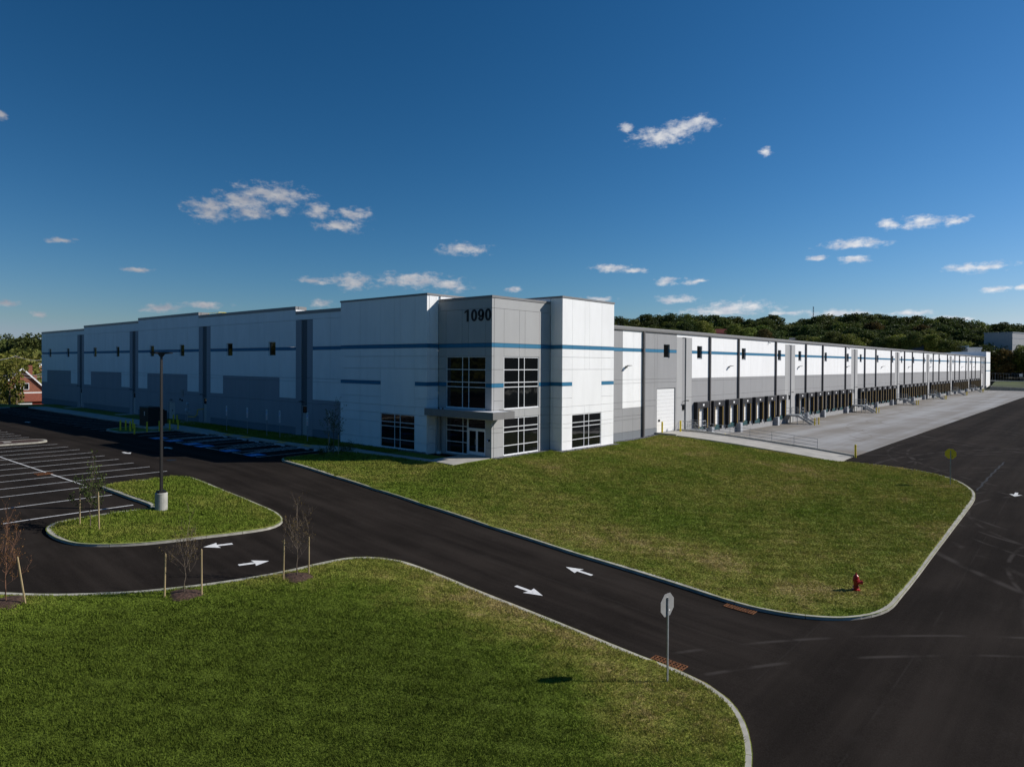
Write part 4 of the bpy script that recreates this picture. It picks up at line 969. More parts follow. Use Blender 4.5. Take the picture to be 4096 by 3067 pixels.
# dock positions: one full set, then copies
def make_dock():
    r = empty('dock_door', (0, 0, 0)); r.parent = WH; W_ = 3.3
    m_ = {}
    mb = MB()   # head curtain with sagging face
    P = [(-.006, 3.16), (-.46, 3.20), (-.52, 3.12), (-.50, 2.42), (-.42, 2.40), (-.006, 2.42)]; n = len(P)
    mb.add([(0, y, z) for y, z in P] + [(W_, y, z) for y, z in P], [tuple(range(n)), tuple(range(2 * n - 1, n - 1, -1))] + [(i, n + i, n + (i + 1) % n, (i + 1) % n) for i in range(n)])
    mb.obj('head_curtain', 'seal_fabric', r)
    for s in (0, 1):
        mb = MB(); a, b = (0.02, .55) if s == 0 else (W_ - .55, W_ - .02); c, d = (.02, .30) if s == 0 else (W_ - .30, W_ - .02)
        Q = [(a, -.006), (b, -.006), (b if s == 0 else a, -.30), (b - .05 if s == 0 else b, -.48), (a, -.48)] if s == 0 else [(a, -.006), (b, -.006), (b, -.48), (a + .05, -.48), (a, -.30)]
        n = len(Q); mb.add([(x, y, -.12) for x, y in Q] + [(x, y, 2.41) for x, y in Q], [tuple(range(n))[::-1], tuple(range(n, 2 * n))] + [(i, (i + 1) % n, n + (i + 1) % n, n + i) for i in range(n)])
        mb.obj('side_pad', 'seal_fabric', r)
        mb = MB(); xs_ = .43 if s == 0 else W_ - .51; mb.box(xs_, xs_ + .08, -.495, -.482, -.1, 2.38); mb.obj('guide_stripe', 'yellow_stripe', r)
    mb = MB()
    for k in range(6): mb.box(.46, 2.84, .03, .07, .02 + k * .455, .46 + k * .455)
    mb.obj('door_leaf', 'door_white', r)
    mb = MB(); mb.box(1.25, 1.62, .015, .029, 1.42, 1.60); mb.obj('door_window', 'pit_black', r)
    mb = MB(); mb.box(.47, 2.83, -.10, .10, -.60, -.03); mb.box(.47, 2.83, -.14, -.10, -.36, -.05); mb.obj('leveler', 'teal_steel', r)
    for x in (.20, 2.86): mb = MB(); mb.box(x, x + .24, -.24, -.006, -.60, -.13); mb.obj('bumper', 'rubber', r)
    mb = MB(); mb.box(1.45, 1.85, -.535, -.522, 2.66, 2.9); mb.obj('dock_sign', 'sticker', r)
    return r
def copy_tree(o, parent):
    c = o.copy(); COL.objects.link(c); c.parent = parent
    for ch in [q for q in bpy.data.objects if q.parent == o]: copy_tree(ch, c)
    return c
d0 = make_dock(); d0.location = (docks[0], 0, 0); kids = list(d0.children)
for x in docks[1:]:
    c = d0.copy(); COL.objects.link(c); c.location = (x, 0, 0)
    for ch in kids: q = ch.copy(); COL.objects.link(q); q.parent = c
# area lights and cameras on the dock wall
lx = [20.93, 46.97, 74.43, 101.84, 129.0, 156.4, 184, 211.4, 239.6, 267, 290]
mb = MB(); mb.box(-.10, .10, -.14, 0, -.12, .1); mb.tube((0, -.1, .05), (0, -.3, .12), .05, n=6); mb.add([(-.22, -.22, .06), (.22, -.22, .06), (.22, -.66, .12), (-.22, -.66, .12), (-.22, -.22, .17), (.22, -.22, .17), (.19, -.66, .17), (-.19, -.66, .17)], [(3, 2, 1, 0), (4, 5, 6, 7), (0, 1, 5, 4), (1, 2, 6, 5), (2, 3, 7, 6), (3, 0, 4, 7)])
lm = None
for x in lx:
    if lm is None: o = mb.obj('wall_light', 'gutter_metal', WH, (x, 0, 7.5)); lm = o.data
    else: o = share('wall_light', lm, WH, (x, 0, 7.5))
mb = MB(); mb.box(-.08, .08, -.18, 0, -.08, .08); mb.lathe([(.07, -.22), (.1, -.12), (.1, -.02)], 8, c=(0, -.2)); lm = None
for x in (61.2, 102.8, 147.3, 190, 235):
    if lm is None: o = mb.obj('security_camera', 'sign_white', WH, (x, 0, 11.2)); lm = o.data
    else: share('security_camera', lm, WH, (x, 0, 11.2))
# roof hatch rail seen beyond the parapet step
mb = MB()
for a, b in (((1.2, 49.6), (1.2, 52.4)), ((1.2, 49.6), (2.2, 49.6)), ((2.2, 49.6), (2.2, 52.4))):
    for z in (13.85, 14.28): mb.tube((*a, z), (*b, z), .03, n=6)
for p in ((1.2, 49.6), (1.2, 52.4), (2.2, 49.6), (2.2, 52.4)): mb.tube((*p, 12.0), (*p, 14.3), .03, n=6)
mb.obj('roof_hatch_rail', 'yellow_paint', WH)
flush_panels()
#WHEND

# ------------------------------------------------------------------ paint on the asphalt
def strip_line(name, a, b, w=.10, mat='paint_white', dz=.007):
    a = Vector(a); b = Vector(b); n = max(1, int((b - a).length / .4)); t = (b - a).normalized(); nn = Vector((-t.y, t.x)) * w / 2
    P = [a.lerp(b, k / n) for k in range(n + 1)]; Q = [(p + nn) for p in P] + [(p - nn) for p in P]
    z = Gv([(q.x, q.y) for q in Q]) + dz; mb = MB()
    mb.add([(q.x, q.y, zz) for q, zz in zip(Q, z)], [(n + 1 + k, n + 2 + k, k + 1, k) for k in range(n)])
    return mb.obj(name, mat, asphalt)
def flat_poly(name, P, mat, dz=.007, parent=None):
    Q = poly_pts([Vector(p) for p in P], .35); z = Gv([(q.x, q.y) for q in Q]) + dz
    c = sum(Q, Vector((0, 0))) / len(Q); zc = G(c.x, c.y) + dz; n = len(Q); mb = MB()
    mb.add([(q.x, q.y, zz) for q, zz in zip(Q, z)] + [(c.x, c.y, zc)], [(i, (i + 1) % n, n) for i in range(n)]); return mb.obj(name, mat, parent or asphalt)
def arrow(x, y, a, L=1.75, k=1.0):
    """arrow centred on x,y, a = heading"""
    t = Vector((math.cos(a), math.sin(a))); n = Vector((-t.y, t.x)); c = Vector((x, y))
    P = [(-.5, .09), (.02, .09), (-.02, .34), (.5, 0), (-.02, -.34), (.02, -.09), (-.5, -.09)]
    mb = MB(); Q = [c + t * u * L + n * v * k * 1.15 for u, v in P]; z = [G(q.x, q.y) + .009 for q in Q]
    mb.add([(q.x, q.y, zz) for q, zz in zip(Q, z)], [(6, 5, 1, 0), (5, 4, 3), (5, 3, 1), (1, 3, 2)]); return mb.obj('road_arrow', 'paint_white', asphalt)
arrow(-18.0, -18.85, -math.pi / 2, 1.6); arrow(-14.05, -18.8, math.pi / 2, 1.6)
arrow(-25.8, -5.3, 2.95, 1.38); arrow(-25.6, -8.42, -.21, 1.4)
arrow(-18.5, 26.3, -math.pi / 2, 1.7); arrow(-14.55, 27.3, math.pi / 2, 1.7); arrow(-15.2, 68.4, math.pi / 2, 1.7)
arrow(20.6, -33.5, math.pi, 1.6)
# double row of stalls on the left
ysl = [37.95 - 3.07 * i for i in range(9)]
for y in ysl: strip_line('parking_line', (-20.45, y), (-32.6, y))
for y in (10.35, 6.75, 3.5): strip_line('parking_line', (-26.45, y), (-32.6, y))
strip_line('parking_line', (-26.55, 11.2), (-26.55, 38.0)); 
for i in range(16): strip_line('parking_line', (-20.5, 46.95 + 2.7 * i), (-32.6, 46.95 + 2.7 * i))
for i in range(15): strip_line('parking_line', (-13.0, 49.3 + 2.92 * i), (-7.05, 49.3 + 2.92 * i))
for i in range(4): strip_line('parking_line', (-13.0, 93.1 + 2.92 * i), (-8.5, 93.1 + 2.92 * i))
# accessible stalls: lines, hatched aisles, blue pads
for y in (40.3, 37.7, 28.05, 15.55): strip_line('parking_line', (-12.3, y), (-6.0, y))
def aisle(y0, y1):
    strip_line('parking_line', (-12.1, y0), (-6.0, y0)); strip_line('parking_line', (-12.1, y1), (-6.0, y1)); strip_line('parking_line', (-12.1, y0), (-12.1, y1))
    for k in range(8):
        x = -12.0 + k * .74; strip_line('hatch_line', (x, y0 + .06), (min(-6.05, x + 3.2), y0 + .06 + (y1 - y0 - .12) * (min(-6.05, x + 3.2) - x) / 3.2), .07)
for a, b in ((33.85, 35.3), (29.95, 31.45), (22.55, 25.1), (18.3, 20.05)): aisle(a, b)
def blue_pad(y):
    o = flat_poly('parking_symbol_pad', [(-12.3, y - .75), (-10.9, y - .75), (-10.9, y + .75), (-12.3, y + .75)], 'paint_blue')
    z = G(-11.6, y) + .013; mb = MB(); c = (-11.6, y)
    def poly(P): mb.add([(c[0] + a * 1.15, c[1] - b * 1.15, z) for a, b in P], [tuple(range(len(P)))])
    mb.add([(c[0] + .42 + .07 * math.cos(t), c[1] + .08 + .07 * math.sin(t), z) for t in np.arange(0, 6.2, .8)], [tuple(range(8))])
    q = []
    for i in range(15):
        t = R(100 + 250 * i / 14); q.append((math.cos(t), math.sin(t)))
    for i in range(14):
        mb.add([(c[0] - .12 + .26 * q[j][0], c[1] + .0 - .26 * q[j][1], z) for j in (i, i + 1)] + [(c[0] - .12 + .2 * q[j][0], c[1] + .0 - .2 * q[j][1], z) for j in (i + 1, i)], [(0, 1, 2, 3)])
    poly([(.32, -.10), (.32, -.03), (.0, .03), (.0, -.04)]); poly([(.0, -.02), (.0, .22), (-.06, .22), (-.06, -.02)]); poly([(-.03, .22), (-.03, .28), (-.4, .36), (-.4, .29)])
    mb.obj('wheelchair_symbol', 'paint_white', o)
for y in (36.5, 33.0, 29.2 - .3, 26.4, 21.4, 17.0): blue_pad(y)
# tar-sealed joint and storm drains
mb = MB()
for k in range(24):
    x0 = 20.7 + k * .75; w_ = .06 + .03 * random.random(); y0 = -31.1 + .05 * math.sin(k * 1.7); y1 = -31.1 + .05 * math.sin((k + 1) * 1.7)
    mb.add([(x0, y0 - w_, G(x0, y0) + .006), (x0 + .75, y1 - w_, G(x0 + .75, y1) + .006), (x0 + .75, y1 + w_, G(x0 + .75, y1) + .006), (x0, y0 + w_, G(x0, y0) + .006)], [(0, 1, 2, 3)])
mb.obj('tar_seam', 'pit_black', asphalt)
def drain(x, y, a, L, Wd, label, rows=2):
    z = G(x, y); r = empty('storm_drain', (x, y, z), label, 'drain grate', rz=a)
    tilt = math.atan2(G(x + math.cos(a) * .5, y + math.sin(a) * .5) - G(x - math.cos(a) * .5, y - math.sin(a) * .5), 1.0); r.rotation_euler.y = -tilt
    mb = MB(); mb.box(-L / 2, L / 2, -Wd / 2, Wd / 2, .004, .010); mb.obj('pit_shade_plate', 'pit_black', r)  # flat black plate stands for the shade under the grate
    mb = MB(); f = .04
    mb.box(-L / 2, L / 2, -Wd / 2, -Wd / 2 + f, .011, .035); mb.box(-L / 2, L / 2, Wd / 2 - f, Wd / 2, .011, .035); mb.box(-L / 2, -L / 2 + f, -Wd / 2 + f, Wd / 2 - f, .011, .035); mb.box(L / 2 - f, L / 2, -Wd / 2 + f, Wd / 2 - f, .011, .035)
    mb.obj('frame', 'rust', r)
    n = int(L / .12)
    for k in range(1, n): x_ = -L / 2 + L * k / n; mb = MB(); mb.box(x_ - .028, x_ + .028, -Wd / 2 + f, Wd / 2 - f, .012, .030); mb.obj('bar', 'rust', r)
    for k in range(rows): mb = MB(); y_ = -Wd / 2 + Wd * (k + 1) / (rows + 1); mb.box(-L / 2 + f, L / 2 - f, y_ - .02, y_ + .02, .031, .038); mb.obj('cross_bar', 'rust', r)
#CPX
drain(-12.5, -26.4, math.pi / 2, 1.35, .5, 'rusty storm drain grate against the kerb of the main lawn')
drain(-19.62, -26.7, math.pi / 2, 1.3, .5, 'rusty storm drain grate beside the near stop sign')
drain(-26.9, 18.3, 0, .95, .95, 'square rusty drain grate in the middle of the parking stalls', 1)
# manhole covers
def manhole(x, y, r, label):
    mb = MB(); z = G(x, y); mb.lathe([(r, z + .003), (r, z + .012), (r - .05, z + .012), (r - .06, z + .006), (.1, z + .007)], 24, c=(x, y)); tag(mb.obj('manhole_cover', 'black_metal'), label, 'manhole cover')
manhole(-17.8, 18.9, .38, 'round black manhole cover in front of the accessible stalls'); manhole(54, -13, .4, 'round manhole cover in the concrete dock yard')

# ------------------------------------------------------------------ street furniture
def wheel_stop(x, y, label, a=0):
    r = empty('wheel_stop', (x, y, G(x, y)), label, 'wheel stop', 'concrete wheel stops', rz=a)
    return r
ws_mesh = None
def stops():
    mb = MB(); P = [(-.09, 0), (-.075, .09), (-.045, .13), (.045, .13), (.075, .09), (.09, 0)]; n = len(P)
    L = [(-.9, 0), (-.86, 1), (-.55, 1), (-.5, .99), (.5, .99), (.55, 1), (.86, 1), (.9, 0)]
    rows = []
    for y, s in ((-.9, .86), (-.85, 1), (-.42, 1), (-.38, 1), (.38, 1), (.42, 1), (.85, 1), (.9, .86)):
        rows.append([(x * s, y, z * s + (.05 if (abs(x) > .08 and abs(y) < .4) else 0)) for x, z in P])
    k = 0
    for q in rows: mb.v += q
    for j in range(len(rows) - 1):
        for i in range(n - 1): mb.f.append((j * n + i, j * n + i + 1, (j + 1) * n + i + 1, (j + 1) * n + i)); mb.m.append(0)
    mb.f.append(tuple(range(n))[::-1]); mb.m.append(0); mb.f.append(tuple(range((len(rows) - 1) * n, len(rows) * n))); mb.m.append(0)
    mb.mats = ['guard_concrete']; me = mb.mesh('wheel_stop')
    tx = ['farthest from the office entrance', 'behind the first tactile ramp', 'second tactile ramp from the yellow bollards', 'between the two tactile ramp pairs', 'in front of the third tactile ramp', 'in front of the last tactile ramp', 'nearest the sapling at the lawn corner']
    for y, t in zip((37.2, 33.1, 29.1, 26.65, 21.8, 17.7, 15.0), tx):
        o = share('wheel_stop', me, None, (-6.45, y, G(-6.45, y))); tag(o, 'pale concrete wheel stop, the one ' + t, 'wheel stop', 'wheel stops of the accessible stalls')
stops()
for y in (33.7, 29.9, 23.1, 18.6):
    mb = MB(); x0, x1, y0, y1 = -6.15 if y > 25 else -6.0, -5.45, y - .65, y + .65; z = G(-6, y) + .154 + .002
    mb.box(x0 + .25, x1 + .25, y0, y1, z, z + .008)
    o = mb.obj('tactile_plate', 'tactile_yellow', side_root); mb = MB()
    for a in np.arange(x0 + .29, x1 + .24, .08):
        for b in np.arange(y0 + .05, y1, .08): mb.lathe([(.02, z + .0085), (.012, z + .014)], 4, c=(a, b))
    tag(mb.obj('domes', 'tactile_yellow', o), kind='stuff')
# accessible parking signs
def psign(x, y, lab, extra):
    z = G(x, y) + .12; r = empty('parking_sign', (x, y, z), lab, 'parking sign')
    mb = MB(); mb.box(-.025, .025, -.025, .025, 0, 2.95); mb.obj('post', 'galvanised', r)
    mb = MB(); mb.box(-.034, -.028, -.155, .155, 2.30, 2.92); p = mb.obj('reserved_sign', 'sign_white', r)
    mb = MB(); mb.box(-.037, -.0345, -.13, .13, 2.82, 2.845); mb.box(-.037, -.0345, -.12, .12, 2.76, 2.785); mb.box(-.037, -.0345, -.10, .10, 2.34, 2.36); mb.obj('lettering', 'sign_green', p)
    mb = MB(); mb.box(-.037, -.0345, -.085, .085, 2.42, 2.72); q = mb.obj('symbol_field', 'sign_blue', p)
    mb = MB(); mb.box(-.039, -.0375, -.01, .03, 2.62, 2.69); mb.box(-.039, -.0375, -.02, .02, 2.5, 2.62); mb.box(-.039, -.0375, -.05, .02, 2.46, 2.5); mb.box(-.0395, -.038, -.06, -.03, 2.45, 2.56); mb.obj('wheelchair_symbol', 'sign_white', p)
    zz = 2.27
    if extra: mb = MB(); mb.box(-.034, -.028, -.155, .155, 2.12, 2.26); o = mb.obj('van_plate', 'sign_white', r); mb = MB(); mb.box(-.037, -.0345, -.10, .10, 2.16, 2.22); mb.obj('lettering', 'sign_green', o); zz = 2.10
    mb = MB(); mb.box(-.034, -.028, -.155, .155, zz - .46, zz); p = mb.obj('penalty_sign', 'sign_white', r)
    mb = MB()
    for k in range(5): mb.box(-.037, -.0345, -.12, .12, zz - .08 - k * .08, zz - .045 - k * .08)
    mb.obj('lettering', 'hydrant_red', p)
psign(-3.45, 38.2, 'accessible parking sign nearest the green transformer box', False); psign(-3.5, 33.4, 'accessible parking sign, second from the transformer, left of the grey recess', False)
psign(-3.5, 29.3, 'accessible parking sign on two plates just left of the recessed door', False); psign(-3.45, 26.8, 'accessible parking sign with extra van plate left of the recessed door', True)
psign(-3.5, 21.6, 'accessible parking sign with extra van plate standing before the recessed door', True); psign(-3.4, 18.0, 'accessible parking sign half hidden behind the sapling crown', False)

# bollards
def bollard_mesh(h=1.15, r=.085):
    mb = MB(); mb.lathe([(r, 0), (r, h - .05), (r * .85, h - .02), (r * .5, h), (.001, h + .008)], 12); mb.mats = ['yellow_paint']; return mb.mesh('bollard')
bm = bollard_mesh(); bmt = bollard_mesh(1.3, .1)
def bol(x, y, z, lab, grp, me=bm): o = share('bollard', me, None, (x, y, z)); tag(o, lab, 'bollard', grp)
for i, (x, y) in enumerate([(-11.55, 47.2), (-11.2, 46.6), (-11.2, 45.3), (-9.95, 47.9), (-11.7, 42.75), (-7.45, 51.0), (-10.35, 42.85), (-8.95, 43.0), (-7.7, 43.25), (-6.7, 43.4), (-3.34, 52.5), (-3.28, 51.6)]):
    t = ['leftmost of the cluster on the island tip', 'second from the left on the island tip', 'third from the left on the island tip', 'rear one of the island tip cluster', 'standing on the asphalt just outside the island kerb', 'standing behind the left end of the transformer box',
         'in front of the transformer box, left of the lamp post', 'in front of the transformer box beside the lamp post', 'just right of the dark transformer box', 'rightmost of the row before the transformer', 'left one of the pair by the gas meter', 'right one of the pair by the gas meter'][i]
    bol(x, y, G(x, y) + (.12 if i != 4 else 0), 'yellow steel bollard, ' + t, 'yellow bollards around the transformer')
bol(28.15, -.38, .0, 'yellow bollard left of the white drive-in door', 'bollards at the drive-in door', bmt); bol(31.35, -1.0, -.02, 'yellow bollard right of the white drive-in door', 'bollards at the drive-in door', bmt)
bol(32.35, -19.55, -1.4, 'lone yellow bollard at the foot of the ramp by the lawn', 'bollards at the drive-in door', bmt)
ordn = ['first', 'second', 'third', 'fourth', 'fifth', 'sixth', 'seventh']
for k in range(7):
    X0 = 68.08 + 36.77 * (k - 1) if k else 33.6
    for j, dx in enumerate((0, 1.95)):
        bol(X0 + dx - .3, -4.68, -1.39, 'yellow bollard at the foot of the %s dock stair from the ramp, %s one' % (ordn[k], 'left' if j == 0 else 'right'), 'yellow bollards guarding the dock stairs')
for j in (0, 1): bol(291.5 + j * 1.6, -8.5, -1.39, 'yellow bollard beside the far retaining wall, %s of two' % ('left' if j == 0 else 'right'), 'yellow bollards guarding the dock stairs')
# dock stairs
def stair():
    r = empty('dock_stairs', (0, 0, 0)); W_ = 2.0; H = 1.39; n = 7
    mb = MB(); mb.box(0, W_ + .9, -2.0, -.02, -.06, -.01); mb.box(0, W_ + .9, -2.05, -2.0, -.22, 0); mb.box(-.05, 0, -2.05, -.02, -.22, 0); mb.box(W_ + .9, W_ + .95, -2.05, -.02, -.22, 0); mb.obj('platform', 'galvanised', r)
    for x in (.05, W_ - .05): mb = MB(); mb.bar((x, -2.0, -.12), (x, -4.05, -H + .05), .05, .26); mb.obj('stringer', 'galvanised', r)
    for k in range(n - 1):
        z = -(k + 1) * H / n; y = -2.05 - k * .31; mb = MB(); mb.box(.08, W_ - .08, y - .28, y, z - .04, z); mb.obj('tread', 'galvanised', r)
    for x, y in ((.03, -1.9), (W_ + .85, -1.9), (.03, -.3), (W_ + .85, -.3)): mb = MB(); mb.box(x - .04, x + .04, y - .04, y + .04, -H, -.06); mb.obj('leg', 'galvanised', r)
    t = .024; mb = MB()
    for z in (.55, 1.05): mb.tube((.0, -.05, z), (.0, -2.0, z), t, n=6)
    for x, y in ((0, -.1), (0, -1.05), (0, -2.0)): mb.tube((x, y, 0), (x, y, 1.05), t, n=6)
    mb.obj('landing_rail', 'galvanised', r); mb = MB()
    for z in (.55, 1.05): mb.tube((W_ + .9, -.05, z), (W_ + .9, -2.0, z), t, n=6); mb.tube((W_ + .9, -2.0, z), (W_ - .0, -2.0, z), t, n=6)
    for x, y in ((W_ + .9, -.1), (W_ + .9, -1.05), (W_ + .9, -2.0), (W_, -2.0)): mb.tube((x, y, 0), (x, y, 1.05), t, n=6)
    mb.obj('landing_rail', 'galvanised', r)
    for x in (0, W_):
        mb = MB()
        for z in (.5, .95): mb.tube((x, -2.0, z + .05), (x, -4.1, z + .05 - H), t, n=6)
        for y, z in ((-3.0, -.68), (-4.1, -H)): mb.tube((x, y, z), (x, y, z + 1.0), t, n=6)
        mb.tube((x, -4.1, -H + 1.0), (x, -4.35, -H + .95), t, n=6); mb.obj('stair_rail', 'galvanised', r)
    return r
st = stair()
for k in range(7):
    r = st if k == 0 else st.copy()
    if k:
        COL.objects.link(r)
        for ch in st.children: q = ch.copy(); COL.objects.link(q); q.parent = r
    r.location = (32.95 if k == 0 else 68.3 + 36.77 * (k - 1), 0, 0)
    tag(r, 'galvanised steel stair with handrails up to a dock landing, %s from the ramp' % ordn[k], 'steel stairs', 'steel stairs at the loading docks')
# ramp railing
rl = empty('ramp_railing', (32.66, 0, 0), 'low galvanised pipe railing along the ramp wall above the dock yard', 'railing')
yy_ = [-.8, -2.3, -4.4, -6.4, -8.7, -11.1, -13.45, -15.83]
for y in yy_: mb = MB(); mb.tube((0, y, rz(y) + .15), (0, y, rz(y) + 1.12), .024, n=6); mb.obj('post', 'galvanised', rl)
for h in (.42, .77, 1.12):
    mb = MB()
    for a, b in zip(yy_[:-1], yy_[1:]): mb.tube((0, a, rz(a) + h), (0, b, rz(b) + h), .022, n=6)
    mb.obj('rail', 'galvanised', rl)

# transformer on its pad, gas meter
t_ = empty('transformer', (-7.6, 48.3, -.02), 'large dark green transformer cabinet on a concrete pad', 'transformer')
mb = MB(); mb.box(-1.35, 1.2, -3.3, 2.0, -.3, .12); mb.obj('pad', 'kerb_concrete', t_)
mb = MB(); mb.box(-.95, .35, -1.2, 1.35, .13, 2.35); mb.add([(-1.0, -1.25, 2.35), (.4, -1.25, 2.35), (.4, 1.4, 2.35), (-1.0, 1.4, 2.35), (-.9, -1.15, 2.43), (.3, -1.15, 2.43), (.3, 1.3, 2.43), (-.9, 1.3, 2.43)], [(0, 1, 5, 4), (1, 2, 6, 5), (2, 3, 7, 6), (3, 0, 4, 7), (4, 5, 6, 7), (3, 2, 1, 0)]); mb.obj('cabinet', 'transformer_paint', t_)
mb = MB(); mb.box(.38, .95, -1.15, 1.2, .13, 2.1)
for k in range(12): mb.box(.96, 1.25, -1.05 + k * .19, -1.0 + k * .19, .35, 1.95)
mb.obj('cooling_fins', 'transformer_paint', t_)
mb = MB(); mb.box(-.965, -.952, -.2, -.02, 1.65, 1.85); mb.box(-.965, -.952, -.2, -.02, 1.4, 1.58); mb.obj('warning_sticker', 'sticker', t_)
g_ = empty('gas_meter', (-1.15, 53.4, G(-1.1, 53.4) + .12), 'grey gas meter set with a yellow pipe by the shaded wall', 'gas meter')
mb = MB(); mb.box(-.6, .9, -1.2, 1.2, -.1, .08); mb.obj('pad', 'walk_concrete', g_)
mb = MB(); mb.tube((0, 0, .08), (0, 0, 2.3), .06, n=8); mb.tube((0, .45, .08), (0, .45, 1.1), .05, n=8); mb.tube((0, 0, 1.1), (0, .5, 1.1), .05, n=8); mb.obj('riser', 'galvanised', g_)
mb = MB(); mb.tube((0, -.12, 1.6), (0, .3, 1.6), .28, n=14); mb.tube((-.05, -.35, 2.35), (.05, .25, 2.5), .16, n=10); mb.obj('meter_body', 'guard_concrete', g_)
mb = MB(); P = [(0, -.2, .75), (0, -2.0, .8), (.1, -2.5, 1.1), (.1, -2.65, 1.75), (.8, -3.0, 1.9)]
for a, b in zip(P[:-1], P[1:]): mb.tube(a, b, .06, n=8)
mb.obj('gas_pipe', 'gas_yellow', g_)

# lamp post on the island
L_ = empty('street_lamp', (-25.75, 1.45, G(-25.75, 1.45) + .1), 'tall dark lamp post with two flat heads on a round concrete base', 'street lamp')
mb = MB(); mb.lathe([(.325, -.3), (.325, .95), (.30, .98), (.05, .985)], 24); mb.obj('base', 'pole_concrete', L_)
mb = MB(); mb.box(-.20, .20, -.20, .20, .985, 1.10); mb.obj('base_cover', 'black_metal', L_)
mb = MB(); mb.add([(-.07, -.07, 1.1), (.07, -.07, 1.1), (.07, .07, 1.1), (-.07, .07, 1.1), (-.052, -.052, 8.75), (.052, -.052, 8.75), (.052, .052, 8.75), (-.052, .052, 8.75)], [(0, 1, 5, 4), (1, 2, 6, 5), (2, 3, 7, 6), (3, 0, 4, 7), (4, 5, 6, 7)]); mb.obj('pole', 'bronze_metal', L_)
for s in (-1, 1):
    d = Vector((.654, -.756, 0)) * s; n = Vector((.756, .654, 0)); mb = MB(); c = Vector((0, 0, 8.74))
    P = [(.02, .05), (.16, .08), (.26, .15), (.52, .17), (.60, .10)]
    top = [c + d * u + n * w_ for u, w_ in P] + [c + d * u - n * w_ for u, w_ in P[::-1]]
    zt_ = [.10, .10, .10, .09, .07] + [.07, .09, .10, .10, .10]; zb_ = [-.22, -.02, .0, .02, .03] + [.03, .02, .0, -.02, -.22]
    k = len(top); vs = [p + Vector((0, 0, b)) for p, b in zip(top, zb_)] + [p + Vector((0, 0, a)) for p, a in zip(top, zt_)]
    mb.add(vs, [(i, k - 1 - i, k - 2 - i, i + 1) for i in range(4)] + [(k + i, k + i + 1, 2 * k - 2 - i, 2 * k - 1 - i) for i in range(4)] + [(i, (i + 1) % k, k + (i + 1) % k, k + i) for i in range(k)])
    mb.obj('lamp_head', 'black_metal', L_)

# stop signs, seen from behind
def stop_sign(x, y, ang, back, lab, h=2.95):
    r = empty('stop_sign', (x, y, G(x, y) + .1), lab, 'stop sign', rz=ang)
    mb = MB(); mb.add([(-.03, -.03, -.2), (.03, -.03, -.2), (.03, .012, -.2), (-.03, .012, -.2), (-.03, -.03, h - .12), (.03, -.03, h - .12), (.03, .012, h - .12), (-.03, .012, h - .12)], [(0, 1, 5, 4), (1, 2, 6, 5), (2, 3, 7, 6), (3, 0, 4, 7), (4, 5, 6, 7)]); mb.obj('post', 'galvanised', r)
    def octo(y0, y1, rad, mat, nm, par):
        mb = MB(); c = h - .38; q = [(rad * math.cos(R(22.5 + 45 * i)), c + rad * math.sin(R(22.5 + 45 * i))) for i in range(8)]
        mb.add([(a, y0, b) for a, b in q] + [(a, y1, b) for a, b in q], [tuple(range(8)), tuple(range(15, 7, -1))] + [(i, 8 + i, 8 + (i + 1) % 8, (i + 1) % 8) for i in range(8)]); return mb.obj(nm, mat, par)
    p = octo(.014, .018, .412, back, 'sign_back', r); octo(.0185, .0195, .412, 'sign_white', 'sign_rim', r); octo(.020, .021, .385, 'sign_red', 'sign_face', r)
    mb = MB(); mb.box(.09, .16, .011, .0135, h - .60, h - .56); mb.obj('sticker', 'sign_white' if back == 'sign_back' else 'black_metal', r)
    mb = MB(); mb.tube((0, -.045, h - .2), (0, .013, h - .2), .012, n=6); mb.tube((0, -.045, h - .55), (0, .013, h - .55), .012, n=6); mb.obj('bolt', 'galvanised', r)
stop_sign(-21.2, -27.5, -.10, 'sign_back', 'grey back of the stop sign at the near road corner by the drain', 3.0)
stop_sign(21.15, -29.3, -1.43, 'sign_olive', 'olive yellow back of the stop sign at the far lawn corner', 2.85)
# hydrant
h_ = empty('fire_hydrant', (-6.97, -29.71, G(-6.97, -29.71) + .1), 'red fire hydrant on the corner of the main lawn', 'fire hydrant', rz=.6)
mb = MB(); mb.lathe([(.17, 0), (.17, .05), (.10, .06), (.10, .16), (.15, .17), (.15, .21), (.105, .22), (.11, .50), (.155, .51), (.155, .55), (.12, .56), (.13, .62), (.11, .70), (.06, .76), (.03, .78), (.03, .84), (.001, .85)], 16); mb.obj('barrel', 'hydrant_red', h_)
mb = MB(); mb.tube((0, 0, .40), (0, -.24, .40), .085, n=12); mb.tube((0, -.24, .40), (0, -.28, .40), .10, n=12); mb.tube((0, -.28, .4), (0, -.32, .4), .03, n=5); mb.obj('pumper_cap', 'hydrant_red', h_)
for s in (-1, 1): mb = MB(); mb.tube((0, 0, .42), (.19 * s, 0, .42), .055, n=10); mb.tube((.19 * s, 0, .42), (.23 * s, 0, .42), .068, n=10); mb.obj('hose_cap', 'hydrant_red', h_)
mb = MB(); mb.lathe([(.175, .0), (.18, .08), (.1, .10)], 12); mb.obj('base_flange', 'hydrant_red', h_)
# clean-outs
for x, y in ((-23.0, 41.8),): mb = MB(); mb.box(x - .9, x - .3, y - .3, y + .3, G(x, y) + .13, G(x, y) + .16); tag(mb.obj('cleanout_lid', 'pole_concrete'), 'small pale square lid on the mulch island', 'lid')
#PROPEND

